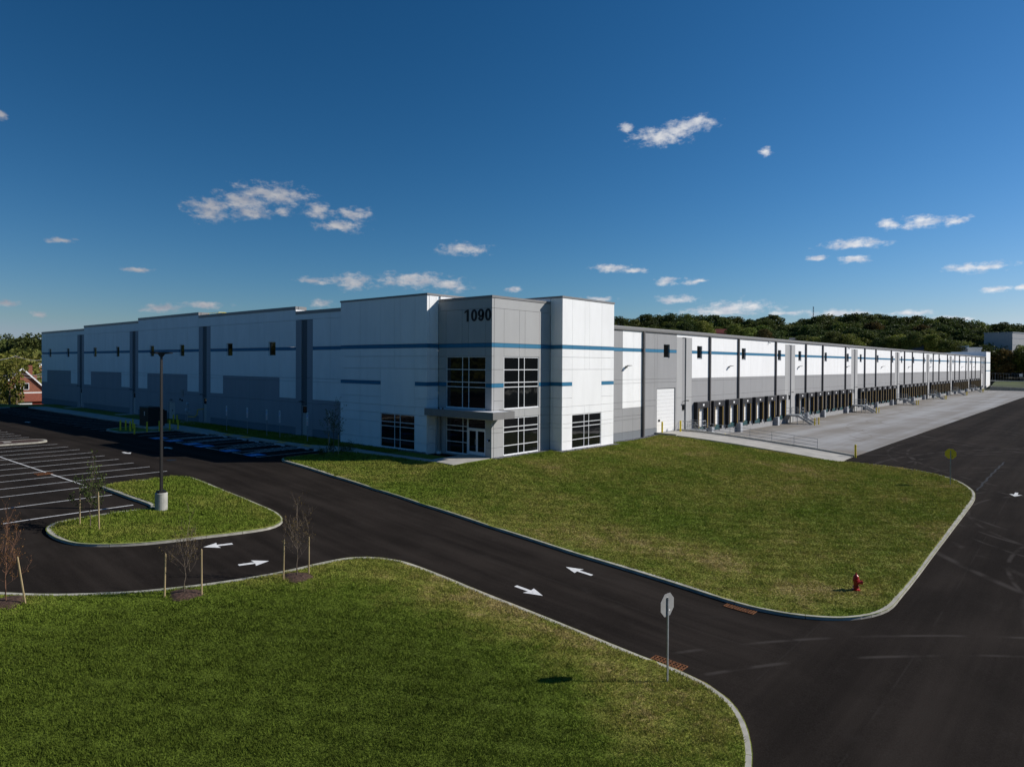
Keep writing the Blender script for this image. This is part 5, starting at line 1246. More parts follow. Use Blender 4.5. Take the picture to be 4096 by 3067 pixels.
# ------------------------------------------------------------------ young trees
def leaf_mesh(pts, size, name, mat, parent, asp=.55, rnd=None, kind=None):
    """one small folded leaf (2 triangles) per point"""
    P = np.asarray(pts, float); n = len(P); rg = rnd or NP
    a = rg.normal(size=(n, 3)); a /= np.linalg.norm(a, axis=1)[:, None]; b = rg.normal(size=(n, 3)); b -= (a * b).sum(1)[:, None] * a; b /= np.linalg.norm(b, axis=1)[:, None]
    s = (size * rg.uniform(.6, 1.3, n))[:, None]
    V = np.stack([P - a * s, P + b * s * asp, P + a * s, P - b * s * asp], 1).reshape(-1, 3)
    F = (np.arange(n)[:, None] * 4 + np.array([0, 1, 2, 3])[None]).astype(int)
    me = mesh_np(name, V, F, mat)
    o = link(name, me, parent)
    if kind: o['kind'] = kind
    return o
def sapling(x, y, H, seed, label, spread=1.0, bare=True, bark='sapling_bark', leaf='leaf_rust', nleaf=260, first=.42, lsize=.05, stakes=(), slab='', mound=True, dz=.12, lean=(0, 0), dens=1.0):
    rd = random.Random(seed); r = empty('young_tree', (x, y, G(x, y) + dz), label, 'tree')
    tr = MB(); br = MB(); tips = []
    p = Vector((0, 0, -.1)); top = Vector((lean[0], lean[1], H * .62)); n = 7; pts = [p.lerp(top, k / n) + Vector((rd.uniform(-.03, .03), rd.uniform(-.03, .03), 0)) * (k > 0) for k in range(n + 1)]
    r0 = .035 * H / 4.5
    for k in range(n): tr.tube(pts[k], pts[k + 1], r0 * (1 - .5 * k / n), r0 * (1 - .5 * (k + 1) / n), n=6)
    tr.obj('trunk', bark, r)
    def grow(p, d, L, rad, lv):
        seg = 3; q = p
        for k in range(seg):
            d = (d + Vector((rd.uniform(-.16, .16), rd.uniform(-.16, .16), rd.uniform(-.02, .14)))).normalized()
            e = q + d * L / seg; br.tube(q, e, rad * (1 - k / seg * .5), rad * (1 - (k + 1) / seg * .5), n=3, cap=False); q = e
            if lv > 0:
                for _ in range(2 if lv > 1 else 2):
                    if rd.random() < .9 * dens:
                        a = rd.uniform(0, 6.28); s = Vector((math.cos(a), math.sin(a), rd.uniform(.2, .9))).normalized()
                        grow(q, (d * .75 + s * .75).normalized(), L * rd.uniform(.38, .62), rad * .5, lv - 1)
            if lv <= 1: tips.append(q + Vector((rd.uniform(-.05, .05), rd.uniform(-.05, .05), rd.uniform(-.04, .04))))
    nb_ = int(9 * dens + 2)
    for k in range(nb_):
        t = first + (1 - first) * k / nb_ ; s = t * 1.0 * n * .999; i = min(n - 1, int(s)); q = pts[i].lerp(pts[i + 1], s - i); a = k * 2.4 + rd.uniform(-.4, .4)
        up_ = .55 + 1.1 * t; d = Vector((math.cos(a) * spread, math.sin(a) * spread, up_)).normalized(); grow(q, d, H * (.36 - .10 * t) * rd.uniform(.8, 1.15), r0 * .38, 2 if bare else 2)
    grow(pts[-1], Vector((rd.uniform(-.1, .1), 0, 1)), H * .36, r0 * .45, 2)
    tag(br.obj('branches', bark, r), kind='stuff')
    q = [tips[rd.randrange(len(tips))] + Vector((rd.gauss(0, .05), rd.gauss(0, .05), rd.gauss(0, .05))) for _ in range(nleaf)]
    leaf_mesh(q, lsize, 'leaves', leaf, r, kind='stuff')
    if mound:
        mb = MB(); k = 22; prof = [(.92, -.03), (.78, .03), (.55, .085), (.3, .12), (.06, .12)]
        vs = []
        for R_, z in prof:
            for i in range(k): a = 6.283 * i / k; f = R_ * (.80 + .08 * math.sin(3 * a + seed) + .05 * math.sin(7 * a)); vs.append((f * math.cos(a), f * math.sin(a), z + rd.uniform(-.012, .012) + (G(x + f * math.cos(a), y + f * math.sin(a)) - G(x, y))))
        fs = [(j * k + i, j * k + (i + 1) % k, (j + 1) * k + (i + 1) % k, (j + 1) * k + i) for j in range(len(prof) - 1) for i in range(k)] + [tuple(range((len(prof) - 1) * k, len(prof) * k))]
        mb.add(vs, fs); o = mb.obj('mulch_mound', 'mulch', None, (x, y, G(x, y) + dz)); tag(o, 'brown mulch mound around the ' + slab, 'mulch')
    for i, (sx, sy, h, tx, ty) in enumerate(stakes):
        mb = MB(); zb = G(sx, sy) + .1; mb.tube((0, 0, -.2), (tx, ty, h), .035, .03, n=6); mb.tube((tx, ty, h), (tx, ty, h + .04), .03, .012, n=6)
        o = mb.obj('tree_stake', 'wood_stake', None, (sx, sy, zb)); tag(o, 'wooden stake %s the %s' % (('left of', 'right of')[i % 2] if len(stakes) > 1 else 'beside', slab), 'stake', 'wooden tree stakes')
        mb = MB(); a = Vector((sx + tx - x, sy + ty - y, zb + h * .93 - (G(x, y) + dz))); b = Vector((0, 0, a.z - .05)); m_ = (a + b) / 2 - Vector((0, 0, .06)); mb.tube(a, m_, .008, n=4); mb.tube(m_, b, .008, n=4); mb.obj('tie_wire', 'black_metal', r)
sapling(-29.67, .35, 3.0, 5, 'leafy green young tree between two stakes on the parking island', 1.35, False, 'sapling_bark', 'leaf_young', 1000, .40, .05, [(-29.95, .95, 1.85, 0, 0), (-29.5, -.4, 1.9, -.05, 0)], 'leafy young tree on the parking island', False)
sapling(-29.70, -10.45, 3.05, 9, 'thin sparse young tree with brown mulch in the middle of the front lawn kerb', 1.0, True, 'sapling_bark', 'leaf_rust', 420, .40, .030, [(-30.42, -10.26, 1.75, .04, 0), (-29.21, -10.87, 1.85, 0, .02)], 'sparse middle tree of the front lawn')
sapling(-25.21, -11.44, 3.4, 21, 'bare young tree with mulch at the road bend, nearest the lawn point', 1.0, True, 'sapling_bark', 'leaf_rust', 450, .40, .032, [(-25.85, -11.38, 1.75, .05, .02), (-24.62, -11.45, 1.7, 0, 0)], 'bare tree at the lawn point')
sapling(-34.95, -7.24, 3.1, 31, 'leafless rust red young tree at the left edge of the front lawn', 1.1, True, 'red_bark', 'leaf_red', 700, .38, .028, [(-34.43, -7.74, 1.8, -.25, .1)], 'rust red tree at the left edge')
sapling(-7.06, 12.05, 4.2, 41, 'dark leafy sapling in the corner bed by the white office wall', 1.2, False, 'sapling_bark', 'leaf_dark', 800, .42, .055, [(-7.14, 12.7, 1.75, 0, 0), (-7.05, 11.35, 1.7, 0, 0)], 'dark sapling by the office wall', False)
sheet('corner_mulch_bed', fillet([(-9.3, 12.5), (-6.0, 12.55), (-6.2, 10.3), (-9.0, 10.0)], .8, .3), .15, 'mulch', .5)
def shrub(x, y, s, seed, lab, mat='leaf_dark'):
    rd = np.random.default_rng(seed); n = 420; r = empty('shrub', (x, y, G(x, y) + .13), lab, 'shrub', 'small shrubs in the corner bed')
    p = rd.normal(size=(n, 3)) * [.2, .2, .22] * s + [0, 0, .35 * s]; p[:, 2] = np.abs(p[:, 2]); leaf_mesh(p, .05, 'leaves', mat, r, rnd=rd, kind='stuff')
    mb = MB()
    for k in range(6): a = k; mb.tube((0, 0, -.05), (.2 * math.cos(a) * s, .2 * math.sin(a) * s, .5 * s), .01, n=4)
    mb.obj('stem', 'sapling_bark', r)
for i, (x, y, s) in enumerate([(-8.3, 12.0, .8), (-6.65, 13.0, 1.2), (-5.9, 12.3, 1.1), (-5.0, 12.5, 1.2)]): shrub(x, y, s, 60 + i, 'small dark shrub in the bed at the lawn corner, %s from the left' % ordn[i])

# ------------------------------------------------------------------ grass
def grass(name, poly, n, h, label, cx_=None, wmul=1.0):
    P = np.array([(p.x, p.y) for p in poly]); lo, hi = P.min(0), P.max(0)
    # density follows how large the place shows from the street corner
    pts = []
    cnt = 0
    while cnt < n:
        q = NP.uniform(lo, hi, (n, 2)); q = q[inside(P, q)]
        d = np.hypot(q[:, 0] + 42, q[:, 1] + 38.7); q = q[NP.uniform(size=len(q)) < np.clip((19.0 / d) ** 1.35, .05, 1)]
        f = (q[:, 0] - CAMP.x) * fwd.x + (q[:, 1] - CAMP.y) * fwd.y; l = (q[:, 0] - CAMP.x) * rgt.x + (q[:, 1] - CAMP.y) * rgt.y
        q = q[(f > 8) & (np.abs(l) < f * .82 + 3)]
        pts.append(q); cnt += len(q)
        if len(q) == 0: break
    q = np.concatenate(pts)[:n]; d = np.hypot(q[:, 0] + 42, q[:, 1] + 38.7)
    # patchy growth: tufts cluster on a cheap lattice noise
    v = np.sin(q[:, 0] * 1.9 + 1.3 * np.sin(q[:, 1] * 1.1)) * np.sin(q[:, 1] * 2.3 + 1.7 * np.sin(q[:, 0] * .9)) + .6 * np.sin(q[:, 0] * 5.1 + q[:, 1] * 3.7)
    z = Gv(q) + .125; k = len(q); hh = h * NP.uniform(.45, 1.25, k) * (1 + .28 * v) * np.clip(d / 34, .9, 1.6); wd = .010 * wmul * np.clip(d / 16, .9, 4.5)
    a = NP.uniform(0, 6.283, k); lean = NP.normal(0, .5, (k, 2)) * hh[:, None]
    b = np.column_stack([q, z]); e = np.column_stack([np.cos(a) * wd, np.sin(a) * wd, np.zeros(k)])
    t = b + np.column_stack([lean, hh])
    V = np.stack([b - e, b + e, t], 1).reshape(-1, 3); F = np.arange(3 * k).reshape(-1, 3)
    o = link(name, mesh_np(name, V, F, 'grass_blade')); return tag(o, label, 'grass', kind='stuff')
grass('grass', [Vector(p) for p in offset(K_main, .19)] + V2((27.1, -19.2), (27.1, -.7), (17.2, -.7), (17.2, -2.0), (7.3, -2.0), (7.3, -.6), (0, -.6), (-4.4, -.1), (-4.7, 3.0), (-5.0, 9.5), (-5.6, 12.4)), 430000, .062, 'patchy green and straw coloured grass of the main lawn')
grass('grass', [Vector(p) for p in offset(K_front, -.19)] + V2((-90, -64), (-98, -40), (-95, 4)), 520000, .080, 'lush dark green grass of the front lawn')
grass('grass', [Vector(p) for p in offset(K_isl + [K_isl[0]], .19)][:-1], 45000, .09, 'thin patchy grass on the parking island')
grass('grass', V2((-3.3, 9.6), (-1.85, 9.6), (-1.85, 19.6), (-.5, 19.6), (-.5, 60), (-4.1, 60), (-4.1, 42), (-4.9, 36), (-4.9, 19), (-3.5, 15.6)), 26000, .09, 'shaded grass strip along the building front')

# ------------------------------------------------------------------ wooded ridge and trees
def hill_top(az):
    """ridge profile (height above yard) against azimuth from the view heading"""
    return float(np.interp(az, [-.9, -.55, -.2, .10, .20, .30, .36, .45, .55, .65, .9, 1.4], [4, 4, 8, 16, 19, 21, 19, 25, 25, 22, 19, 10]))
def polar(az, r): d = fwd * math.cos(az) + rgt * math.sin(az); return CAMP.x + d.x * r, CAMP.y + d.y * r
def hz(az, r):
    t = max(0, min(1, (r - 345) / 160)); t = t * t * (3 - 2 * t); return -1.5 + hill_top(az) * t
mb = MB(); na = 60; rr_ = [335, 365, 395, 425, 455, 485, 520, 600, 900, 1400]
for i in range(na):
    az = -.95 + 2.3 * i / (na - 1)
    for r in rr_: mb.v.append((*polar(az, r), hz(az, r) - .3 - (1.5 if r == 335 else 0)))
for i in range(na - 1):
    for j in range(len(rr_) - 1): a = i * len(rr_) + j; mb.f.append((a, a + len(rr_), a + len(rr_) + 1, a + 1)); mb.m.append(0)
tag(mb.obj('hill', 'hill_floor'), kind='structure')

def tree_proto(seed, H, Wc, mat, nleaf, ls, first=.25, lumps=24):
    """crown and trunk meshes, base at 0"""
    rd = np.random.default_rng(seed); mb = MB(); r2 = random.Random(seed)
    tb = H * .03; mb.tube((0, 0, -1), (0, 0, H * .45), tb, tb * .6, n=7)
    L = []
    for k in range(lumps):
        t = (k + .5) / lumps; z = H * (first + (0.93 - first) * t); rad = Wc * .5 * math.sin(math.pi * (.18 + .74 * t)) ** .7
        a = k * 2.4 + rd.uniform(-.5, .5); f = rd.uniform(.35, .85)
        c = np.array([math.cos(a) * rad * f, math.sin(a) * rad * f, z + rd.uniform(-.4, .4)]); L.append((c, Wc * rd.uniform(.15, .25)))
        if k % 3 == 0: mb.tube((0, 0, H * .2 + .5 * c[2] * .4), tuple(c), tb * .35, tb * .08, n=4, cap=False)
    pts = []; per = nleaf // lumps
    for c, s in L:
        v = rd.normal(size=(per, 3)); v /= np.linalg.norm(v, axis=1)[:, None]; v *= (rd.uniform(.55, 1.08, per) * s)[:, None]; v[:, 2] *= .78; pts.append(v + c)
    P = np.concatenate(pts); n = len(P)
    a = rd.normal(size=(n, 3)); a /= np.linalg.norm(a, axis=1)[:, None]; b = rd.normal(size=(n, 3)); b -= (a * b).sum(1)[:, None] * a; b /= np.linalg.norm(b, axis=1)[:, None]
    s = (ls * rd.uniform(.6, 1.3, n))[:, None]
    V = np.stack([P - a * s, P + b * s * .7, P + a * s, P - b * s * .7], 1).reshape(-1, 3); F = (np.arange(n)[:, None] * 4 + np.arange(4)[None])
    mb.mats = ['bark']; return mesh_np('crown', V, F, mat), mb.mesh('trunk')
PR = {'airy': [tree_proto(77, 15, 12.0, 'leaf_light', 1900, .36, .3, 16)]}
for nm, mat, n_ in (('dark', 'leaf_dark', 4), ('mid', 'leaf_mid', 3), ('light', 'leaf_light', 2), ('rust', 'leaf_rust', 1)):
    PR[nm] = [tree_proto(100 + 7 * i + len(nm), 15, 12.5 + i, mat, 5200, .42) for i in range(n_)]
def tree(x, y, z, s, kind, lab, grp=None, sx=1.0, cat='tree'):
    cm, tm = random.choice(PR[kind]); r = empty('tree', (x, y, z), lab, cat, grp, random.uniform(0, 6.28)); r.scale = (s * sx, s * sx, s)
    share('crown', cm, r); share('trunk', tm, r); return r
# skyline of the ridge, read as (x in picture, crown top) and set at real distance
sky_ = [(2440, 1290), (2470, 1277), (2530, 1276), (2583, 1263), (2640, 1264), (2690, 1262), (2745, 1261), (2800, 1264), (2850, 1268), (2900, 1264), (2945, 1275), (3000, 1282), (3050, 1270), (3095, 1265), (3140, 1300), (3180, 1298), (3215, 1276), (3260, 1270),
        (3310, 1266), (3360, 1264), (3410, 1262), (3462, 1258), (3510, 1262), (3560, 1266), (3610, 1268), (3660, 1272), (3710, 1275), (3760, 1276), (3810, 1276), (3860, 1288), (3910, 1295), (3960, 1296), (4010, 1300), (4060, 1302), (4110, 1304), (4160, 1306), (4210, 1310)]
def place(px, py, r, s, kind, lab, grp, sx=1.0):
    d = px_dir(px, py); az = math.atan2(d.dot(rgt), d.dot(fwd)); k = r / math.hypot(d.x, d.y); top = CAMP.z + d.z * k
    x, y = CAMP.x + d.x * k, CAMP.y + d.y * k; return tree(x, y, top - 15 * s * .98, s, kind, lab, grp, sx)
for i, (px, py) in enumerate(sky_):
    place(px, py + 5 * math.sin(i * 3.7), 500 + 20 * math.sin(i * 2.1), 1.02 + .2 * math.sin(i * 1.9), ['dark', 'dark', 'mid', 'dark'][i % 4], ['dark', 'deep green', 'mid green', 'dark'][i % 4] + ' tall tree on the skyline of the wooded ridge, crown standing against the sky', 'skyline trees of the wooded ridge', 1.3)
rows = [(474, 16, 20), (452, 32, 20), (430, 50, 21), (408, 72, 22), (388, 92, 22)]
for j, (r, drop, st_) in enumerate(rows):
    n = 30
    for i in range(n):
        px = 2400 + (4200 - 2400) * (i + .5 * (j % 2)) / (n - 1) + random.uniform(-18, 18)
        py = float(np.interp(px, [q[0] for q in sky_], [q[1] for q in sky_])) + drop + random.uniform(-7, 9) + 4
        kd = random.choices(['dark', 'mid', 'light', 'rust'], [6, 3.4, .9, .5] if j < 3 else [3, 3.5, 2.2, .6])[0]
        place(px, py, r, .86 + random.uniform(-.14, .14), kd, {'dark': 'dark green', 'mid': 'mid green', 'light': 'yellow green', 'rust': 'brownish'}[kd] + ' tree within the slope of the wooded ridge, ringed by other crowns', 'trees on the slope of the wooded ridge', 1.2)
# lower clumps nearer the roofline
for i, (px, py, kd) in enumerate([(2812, 1285, 'light'), (2835, 1315, 'light'), (2940, 1300, 'light'), (3000, 1312, 'light'), (2780, 1325, 'light'), (3055, 1318, 'rust'), (3210, 1345, 'mid'), (3250, 1350, 'light'), (3330, 1330, 'mid'), (3390, 1338, 'light'), (3430, 1368, 'light'), (3520, 1352, 'dark'), (3570, 1350, 'light'), (3625, 1352, 'mid'),
                                   (3660, 1330, 'mid'), (3735, 1340, 'light'), (3775, 1362, 'mid'), (3815, 1366, 'mid')]):
    place(px, py, 372, .62, kd, 'small yellow green tree showing just above the roof eave, %s from the left' % (ordn + ['eighth', 'ninth', 'tenth', 'eleventh', 'twelfth', 'thirteenth', 'fourteenth', 'fifteenth', 'sixteenth', 'seventeenth', 'eighteenth'])[i], 'low trees behind the warehouse roof', 1.2)
# the stand of trees right of the building end
for i, (px, py, r, s) in enumerate([(3935, 1400, 395, .8), (3972, 1392, 388, .85), (4010, 1388, 380, .85), (4050, 1372, 372, .9), (4092, 1368, 372, .95), (4140, 1365, 380, .95), (3950, 1440, 362, .66), (3995, 1432, 358, .7), (4035, 1425, 352, .75), (4085, 1420, 350, .8), (3965, 1475, 352, .45), (4015, 1478, 348, .45), (4065, 1470, 345, .5), (4120, 1440, 348, .7), (3915, 1425, 380, .7)]):
    place(px, py, r * 1.2, s * 1.2, ['dark', 'mid', 'dark'][i % 3], 'broad dark tree in the dense stand right of the white end wall', 'dense stand right of the building', 1.15)

# ------------------------------------------------------------------ far buildings on the right
def at(px, py, r):
    d = px_dir(px, py); k = r / math.hypot(d.x, d.y); return Vector((CAMP.x + d.x * k, CAMP.y + d.y * k, CAMP.z + d.z * k))
def block(name, px0, px1, pyt, r, depth, zb, mat, lab, wmat=None, seams=0):
    a = at(px0, pyt, r); b = at(px1, pyt, r); c = empty(name, ((a.x + b.x) / 2, (a.y + b.y) / 2, zb), lab, 'building'); w_ = (b - a).length; ang = math.atan2(b.y - a.y, b.x - a.x); c.rotation_euler.z = ang; h = a.z - zb
    mb = MB(); mb.box(-w_ / 2, w_ / 2, 0, depth, 0, h); mb.obj('wall', mat, c); mb = MB(); mb.box(-w_ / 2 - .4, w_ / 2 + .4, -.4, depth + .4, h + .01, h + .5); mb.obj('roof', wmat or mat, c)
    return c, w_, h
cr_ = at(4050, 1331, 400); e1 = rgt * .85 + fwd * .53
c = empty('plant_building', (cr_.x, cr_.y, 0), 'plain pale grey block building rising above the trees at the right edge', 'building', rz=math.atan2(e1.y, e1.x)); h = cr_.z
mb = MB(); mb.box(0, 26, 0, 12, 0, h); mb.obj('wall', 'roof_light', c); mb = MB(); mb.box(-.2, 26.2, -.2, 12.2, h + .01, h + .4); mb.obj('roof', 'far_grey', c)
for k in range(1, 4): mb = MB(); mb.box(0, 26, -.05, -.01, h * (.5 + .13 * k), h * (.5 + .13 * k) + .2); mb.obj('seam', 'far_grey', c)
c, w_, h = block('steel_shed', 3822, 3872, 1388, 372, 20, 0, 'far_blue_steel', 'blue grey steel shed between trees behind the warehouse end')
for k in range(9): mb = MB(); x_ = -w_ / 2 + w_ * (k + .5) / 9; mb.box(x_, x_ + .18, -.12, -.01, 0, h - .2); mb.obj('rib', 'far_grey', c)
c, w_, h = block('low_building', 3871, 3925, 1394, 368, 20, 0, 'far_white', 'low pale building with a flat white roof edge beside the steel shed')
def gable(name, px0, px1, pye, pyr, r, zb, wmat, rmat, lab, rot=0, depth=9):
    a = at(px0, pye, r); b = at(px1, pye, r); w_ = (b - a).length; c = empty(name, ((a.x + b.x) / 2, (a.y + b.y) / 2, zb), lab, 'house'); c.rotation_euler.z = math.atan2(b.y - a.y, b.x - a.x) + rot
    h = a.z - zb; rh = at(px0, pyr, r).z - zb
    mb = MB(); mb.box(-w_ / 2, w_ / 2, 0, depth, 0, h); mb.add([(-w_ / 2, 0, h), (-w_ / 2, depth, h), (-w_ / 2, depth / 2, rh - .1), (w_ / 2, 0, h), (w_ / 2, depth, h), (w_ / 2, depth / 2, rh - .1)], [(0, 2, 1), (3, 4, 5)]); mb.obj('wall', wmat, c)
    mb = MB(); o = .5
    for s in (0, 1):
        y0 = -o if s == 0 else depth + o; ze = h - .25
        mb.add([(-w_ / 2 - o, y0, ze), (w_ / 2 + o, y0, ze), (w_ / 2 + o, depth / 2, rh), (-w_ / 2 - o, depth / 2, rh), (-w_ / 2 - o, y0, ze + .2), (w_ / 2 + o, y0, ze + .2), (w_ / 2 + o, depth / 2, rh + .2), (-w_ / 2 - o, depth / 2, rh + .2)], [(3, 2, 1, 0), (4, 5, 6, 7), (0, 1, 5, 4), (1, 2, 6, 5), (2, 3, 7, 6), (3, 0, 4, 7)])
    mb.obj('roof', rmat, c); return c, w_, h, rh
gable('far_house', 2860, 2905, 1332, 1316, 385, 0, 'brick', 'roof_maroon', 'low house with a dull red roof in the trees above the dock wall')
gable('far_house', 3630, 3690, 1400, 1378, 368, 0, 'brick', 'roof_slate', 'brick house with a grey roof peeking over the eave near the far end')
gable('far_house', 3160, 3200, 1360, 1351, 372, 0, 'far_white', 'roof_slate', 'pale hipped roof building just above the roof eave left of centre ridge')
# radio mast
p = at(3253, 1330, 500); q = at(3253, 1226, 500); m_ = empty('radio_mast', (p.x, p.y, p.z - 10), 'thin lattice radio mast above the ridge trees', 'mast'); H_ = q.z - p.z + 10
for k in range(3): a = R(120 * k); mb = MB(); mb.tube((.45 * math.cos(a), .45 * math.sin(a), 0), (.25 * math.cos(a), .25 * math.sin(a), H_), .10, n=5); mb.obj('leg', 'far_blue_steel', m_)
mb = MB()
for k in range(14):
    for i in range(3): a = R(120 * i); b = R(120 * (i + 1)); mb.tube((.4 * math.cos(a), .4 * math.sin(a), H_ * k / 14), (.4 * math.cos(b), .4 * math.sin(b), H_ * (k + 1) / 14), .05, n=4)
mb.obj('lattice', 'far_blue_steel', m_); mb = MB(); mb.box(-.9, -.3, -.2, .2, H_ * .72, H_ * .78); mb.obj('antenna', 'far_white', m_)

# far end of the yard: retaining wall, raised lawn, guard rail, chain-link fence
far = [(279, -4.0), (279.2, -12), (278, -25), (270, -45), (255, -75)]
mb = MB()
for i in range(len(far) - 1):
    (x0, y0), (x1, y1) = far[i], far[i + 1]; h0 = .15 - i * .32; h1 = .15 - (i + 1) * .32
    mb.add([(x0, y0, -1.6), (x1, y1, -1.6), (x1, y1, h1), (x0, y0, h0), (x0 + .5, y0, -1.6), (x1 + .5, y1, -1.6), (x1 + .5, y1, h1), (x0 + .5, y0, h0)], [(0, 3, 2, 1), (3, 7, 6, 2), (4, 5, 6, 7), (0, 4, 7, 3), (1, 2, 6, 5)])
mb.box(279, 311, -4.2, -3.9, -1.6, .15)
tag(mb.obj('retaining_wall', 'pole_concrete'), 'low grey concrete retaining wall closing the far end of the dock yard', 'wall')
mb = MB(); P = [(279.5, -4.0, .05), (279.7, -12, -.22), (278.5, -25, -.5), (270.5, -45, -.85), (255.5, -75, -1.2)]; Q = [(335, 0, 1.6), (335, -15, 1.5), (335, -40, 1.2), (330, -70, .6), (320, -110, 0)]
mb.add(P + Q, [(i, i + 1, 6 + i, 5 + i) for i in range(4)]); tag(mb.obj('far_lawn', 'far_field'), kind='structure')
fr = empty('chain_link_fence', (332, 0, 1.4), 'grey chain link fence below the trees at the far right', 'fence')
mb = MB()
for k in range(22): mb.tube((0, 5 - 5 * k, -.5 - k * .05), (0, 5 - 5 * k, 3.4 - k * .05), .07, n=5)
for h in (.2, 3.3): mb.tube((0, 5, h), (0, -100, h - 1.0), .05, n=5)
mb.obj('fence_frame', 'galvanised', fr); mb = MB()
for k in range(105):
    for z in (0,): mb.add([(0, 5 - k, .2 - k * .01), (0, 4.96 - k, .2 - k * .01), (0, 4.96 - k, 3.3 - k * .01), (0, 5 - k, 3.3 - k * .01)], [(0, 1, 2, 3)])
tag(mb.obj('wire_mesh', 'galvanised', fr), kind='stuff')
gr = empty('guard_rail', (316, 0, 1.0), 'low galvanised guard rail along the far road', 'guard rail')
for k in range(20): mb = MB(); mb.box(-.08, .08, 3 - 5 * k, 3.15 - 5 * k, -1, .75); mb.obj('post', 'galvanised', gr)
mb = MB(); mb.box(-.15, -.09, 4, -95, .45, .78); mb.obj('rail', 'galvanised', gr)
sg = empty('road_sign', (329, -9.5, 1.3), 'small blank pale sign on a post by the far fence', 'sign'); mb = MB(); mb.box(-.06, .06, -.06, .06, -1, 3.2); mb.obj('post', 'galvanised', sg); mb = MB(); mb.box(-.12, -.07, -.6, .6, 2.0, 3.4); mb.obj('sign_plate', 'far_white', sg)

# ------------------------------------------------------------------ neighbourhood behind the left corner
def gable2(nm, cx_, cy_, zb, w_, d_, h, rh, ang, wmat, rmat, lab, o=.4, gmat=None):
    """house with its gable end turned to -Y (local)"""
    c = empty(nm, (cx_, cy_, zb), lab, 'house' if nm != 'shed' else 'shed', rz=ang)
    mb = MB(); mb.box(-w_ / 2, w_ / 2, 0, d_, 0, h); mb.obj('wall', wmat, c)
    for y_, t_w in ((0, .12), (d_, -.12)):
        mb = MB(); mb.add([(-w_ / 2, y_, h), (w_ / 2, y_, h), (0, y_, rh - .1), (-w_ / 2, y_ + t_w, h), (w_ / 2, y_ + t_w, h), (0, y_ + t_w, rh - .1)], [(0, 1, 2), (5, 4, 3), (0, 3, 4, 1), (1, 4, 5, 2), (2, 5, 3, 0)]); mb.obj('gable', gmat or wmat, c)
    for s in (-1, 1):
        mb = MB(); x0 = s * (w_ / 2 + o); z0 = h - o * (rh - h) / (w_ / 2)
        mb.add([(x0, -o, z0), (0, -o, rh), (0, d_ + o, rh), (x0, d_ + o, z0), (x0, -o, z0 + .15), (0, -o, rh + .15), (0, d_ + o, rh + .15), (x0, d_ + o, z0 + .15)], [(0, 1, 2, 3), (7, 6, 5, 4), (0, 4, 5, 1), (1, 5, 6, 2), (2, 6, 7, 3), (3, 7, 4, 0)]); mb.obj('roof', rmat, c)
        mb = MB(); mb.bar((x0, -o - .06, z0 + .02), (0, -o - .06, rh + .02), .12, .32); mb.obj('barge_board', 'sign_white', c)
    return c
face = AX - math.pi / 2          # a wall that looks back at the street corner
def win(c, x, z, w_, h):
    mb = MB(); mb.box(x - w_ / 2, x + w_ / 2, -.08, -.01, z, z + h); o = mb.obj('window', 'sign_white', c); mb = MB(); mb.box(x - w_ / 2 + .12, x + w_ / 2 - .12, -.10, -.085, z + .12, z + h - .12); mb.obj('pane', 'dark_glass', o)
h1 = at(88, 1600, 214); zb = -.6
zb = -5.3; c = gable2('gabled_house', h1.x, h1.y, zb, 11.5, 11, 5.2, 11.2, face + .8, 'siding_white', 'roof_maroon', 'brick and white house with a steep white trimmed gable', gmat='brick')
win(c, -.9, 5.8, 1.2, 1.7); win(c, .9, 5.8, 1.2, 1.7); win(c, -3.6, 1.0, 1.1, 1.9); win(c, 3.6, 1.0, 1.1, 1.9); win(c, 0, 1.0, 1.1, 1.9)
for x, z in ((2.2, 8.3),): mb = MB(); mb.box(x, x + .9, 4.5, 5.4, 6, 12.0); mb.obj('chimney', 'brick', c); mb = MB(); mb.box(x + 1.4, x + 2.2, 6, 6.7, 5, 9.4); mb.obj('chimney', 'brick', c)
mb = MB(); mb.add([(-7.5, -3.0, 3.4), (9.5, -3.0, 3.4), (8.5, -.1, 4.9), (-6.5, -.1, 4.9), (-7.5, -3.0, 3.2), (9.5, -3.0, 3.2), (8.5, -.1, 4.6), (-6.5, -.1, 4.6)], [(0, 1, 2, 3), (7, 6, 5, 4), (0, 4, 5, 1), (1, 5, 6, 2), (3, 2, 6, 7), (0, 3, 7, 4)]); mb.obj('porch_roof', 'roof_maroon', c)
mb = MB(); mb.box(-7.5, 9.5, -3.15, -3.02, 2.95, 3.4); mb.obj('porch_fascia', 'sign_white', c)
for k in range(6): mb = MB(); x_ = -7 + k * 3.1; mb.box(x_, x_ + .24, -2.95, -2.7, 0, 3.18); mb.obj('porch_post', 'sign_white', c)
h2 = at(122, 1605, 192)
s_ = empty('shed', (h2.x, h2.y, -3.9), 'small red roofed garage with a white door', 'shed', rz=face + .75)
mb = MB(); mb.box(-2.7, 2.7, 0, 5, 0, 2.5); mb.obj('wall', 'shed_red', s_)
mb = MB(); mb.add([(-3.1, -.5, 2.5), (3.1, -.5, 2.5), (2.5, 2.5, 4.2), (-2.7, 2.5, 4.2), (-3.1, 5.5, 2.5), (3.1, 5.5, 2.5)], [(0, 1, 2, 3), (3, 2, 5, 4), (0, 3, 4), (1, 5, 2)]); mb.obj('roof', 'roof_red', s_)
mb = MB(); mb.box(-2.6, .3, -.08, -.01, 0, 2.4)
mb.obj('garage_door', 'sign_white', s_)
h3 = at(168, 1500, 262); c = gable2('gabled_house', h3.x, h3.y, -5.6, 15, 11, 8.2, 12.6, face + math.pi / 2 - .2, 'brick', 'roof_light', 'house with a pale grey roof partly hidden by the warehouse corner')
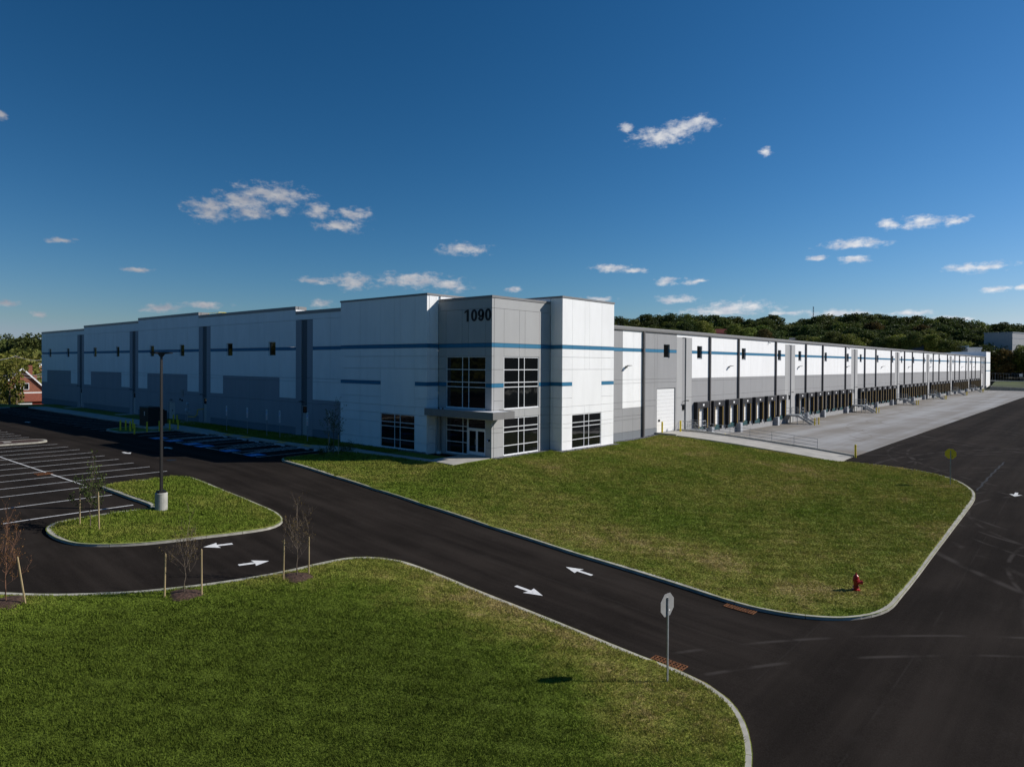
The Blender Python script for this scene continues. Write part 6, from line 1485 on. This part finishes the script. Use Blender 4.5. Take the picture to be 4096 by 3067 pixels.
h4 = at(8, 1590, 205); c = gable2('gabled_house', h4.x, h4.y, -4.8, 10, 9, 3.2, 6.0, face + .9, 'roof_light', 'roof_light', 'low house with a light roof at the far left edge'); win(c, 0, 1.0, 1.2, 1.2)
u = at(66, 1600, 180); po = empty('utility_pole', (u.x, u.y, -3.6), 'wooden utility pole carrying three wires', 'utility pole'); top = at(66, 1422, 180).z + 3.6
mb = MB(); mb.tube((0, 0, 0), (0, 0, top), .16, .11, n=8); mb.obj('pole', 'utility_wood', po); mb = MB(); mb.bar((-.9, -.6, top - .5), (.9, .6, top - .5), .1, .12); mb.obj('cross_arm', 'utility_wood', po)
dW = (at(190, 1430, 215) - at(66, 1422, 180)); dW.z = 0; dV = (at(-120, 1440, 165) - at(66, 1422, 180)); dV.z = 0
for k, zz in enumerate((top - .05, top - 3.5, top - 4.1)):
    mb = MB()
    for D in (dW, dV):
        pr = Vector((0, 0, zz))
        for j in range(1, 9):
            t = j / 8; nx_ = Vector((D.x * t, D.y * t, zz - 1.6 * 4 * t * (1 - t) * .5 - .3 * t)); mb.tube(pr, nx_, .035, n=4, cap=False); pr = nx_
    mb.obj('wire', 'roof_light', po)
def tl(px, pyt, r, zb, kind, lab, grp=None, sx=1.0):
    p = at(px, pyt, r); s = (p.z - zb) / 14.7; return tree(p.x, p.y, zb, s, kind, lab, grp, sx)
tl(38, 1436, 176, -2.6, 'airy', 'yellow green airy tree standing in front of the white gabled house', None, .8)
tl(112, 1408, 283, -5.6, 'mid', 'round green tree behind the gabled house roof', None, 1.1); tl(88, 1425, 257, -5.6, 'mid', 'green tree just right of the utility pole top', None, .9)
tl(146, 1355, 330, -5.6, 'dark', 'tall dark tree touching the warehouse corner on the left', None, 1.15); tl(112, 1364, 363, -5.6, 'dark', 'dark tree left of the tallest one by the warehouse corner', None, 1.1)
tl(24, 1355, 382, -5.6, 'dark', 'pointed dark conifer rising at the upper left edge', None, .55); tl(55, 1370, 369, -5.6, 'mid', 'broad mid green tree between the conifer and the dark trees', None, 1.2); tl(5, 1378, 343, -5.6, 'mid', 'round tree below the conifer at the left edge', None, 1.2)
tl(8, 1420, 250, -5.6, 'light', 'bright bushy tree at the left edge above the low house', None, 1.2)
for i in range(16): tl(-60 + i * 16 + random.uniform(-5, 5), 1385 + random.uniform(-6, 8), 420 + random.uniform(-15, 30), -6, random.choice(['dark', 'mid', 'dark']), 'distant tree in the hazy row closing the view at the left', 'distant trees at the left', 1.3)
for i, (px, r) in enumerate(((), (30, 160))[1:]): tl(px, 1555, r + 25, -3.5, 'mid', 'low bush by the pale roofed house at the left edge', None, 1.0)
fe = empty('garden_fence', (at(0, 1600, 160).x, at(0, 1600, 160).y, -1.8), 'thin dark wire fence along the back of the parking lot', 'fence', rz=face)
for k in range(22): mb = MB(); mb.tube((-30 + 3 * k, 0, 0), (-30 + 3 * k, 0, 1.5), .04, n=5); mb.obj('post', 'bronze_metal', fe)
mb = MB()
for h in (.1, .8, 1.45): mb.tube((-30, 0, h), (33, 0, h), .03, n=4)
mb.obj('rail', 'bronze_metal', fe)
#END
# unseen trees added behind the viewpoint to darken what the glass mirrors
for i in range(44):
    a = math.pi * (.55 + 1.1 * i / 43); d = fwd * math.cos(a) + rgt * math.sin(a); rr = 105 + 14 * math.sin(i * 2.3)
    x, y = CAMP.x + d.x * rr, CAMP.y + d.y * rr; tree(x, y, G(x, y) - .3, 1.05 + .2 * math.sin(i * 1.7), ['dark', 'mid', 'dark'][i % 3], 'unseen dark tree added behind the viewpoint to darken the office window reflections', 'unseen trees behind the viewpoint', 1.3)

for i in range(30):  # unseen, carries the neighbourhood on; added so the front windows mirror dark
    a = -.70 - .75 * i / 29; rr = 230 + 40 * math.sin(i * 2.9); d = fwd * math.cos(a) + rgt * math.sin(a); x, y = CAMP.x + d.x * rr, CAMP.y + d.y * rr
    tree(x, y, G(x, y) - .3, 1.1 + .2 * math.sin(i * 1.7), ['dark', 'mid', 'dark'][i % 3], 'unseen dark tree continuing the neighbourhood left of the parking lot, added to darken the front window reflections', 'neighbourhood trees left of the lot', 1.3)

for i in range(16):  # unseen row added to darken the sunlit office glass
    a = 1.0 + .85 * i / 15; rr = 170 + 14 * math.sin(i * 2.3); d = fwd * math.cos(a) + rgt * math.sin(a); x, y = CAMP.x + d.x * rr, CAMP.y + d.y * rr
    tree(x, y, G(x, y) - .3, 1.1 + .2 * math.sin(i * 1.7), ['dark', 'mid', 'dark'][i % 3], 'unseen dark tree added right of the view to darken the sunlit office window reflections', 'unseen trees right of the view', 1.3)

for i in range(30):  # unseen line added so the dock windows reflect dark crowns, not sky
    x = 10 + 11 * i; y = -82 + 4 * math.sin(i * 2.1)
    tree(x, y, G(x, y) - .3, 1.15 + .2 * math.sin(i * 1.7), ['dark', 'mid', 'dark'][i % 3], 'unseen dark tree added beyond the yard to darken the dock window reflections', 'unseen trees for the dock window reflections', 1.3)
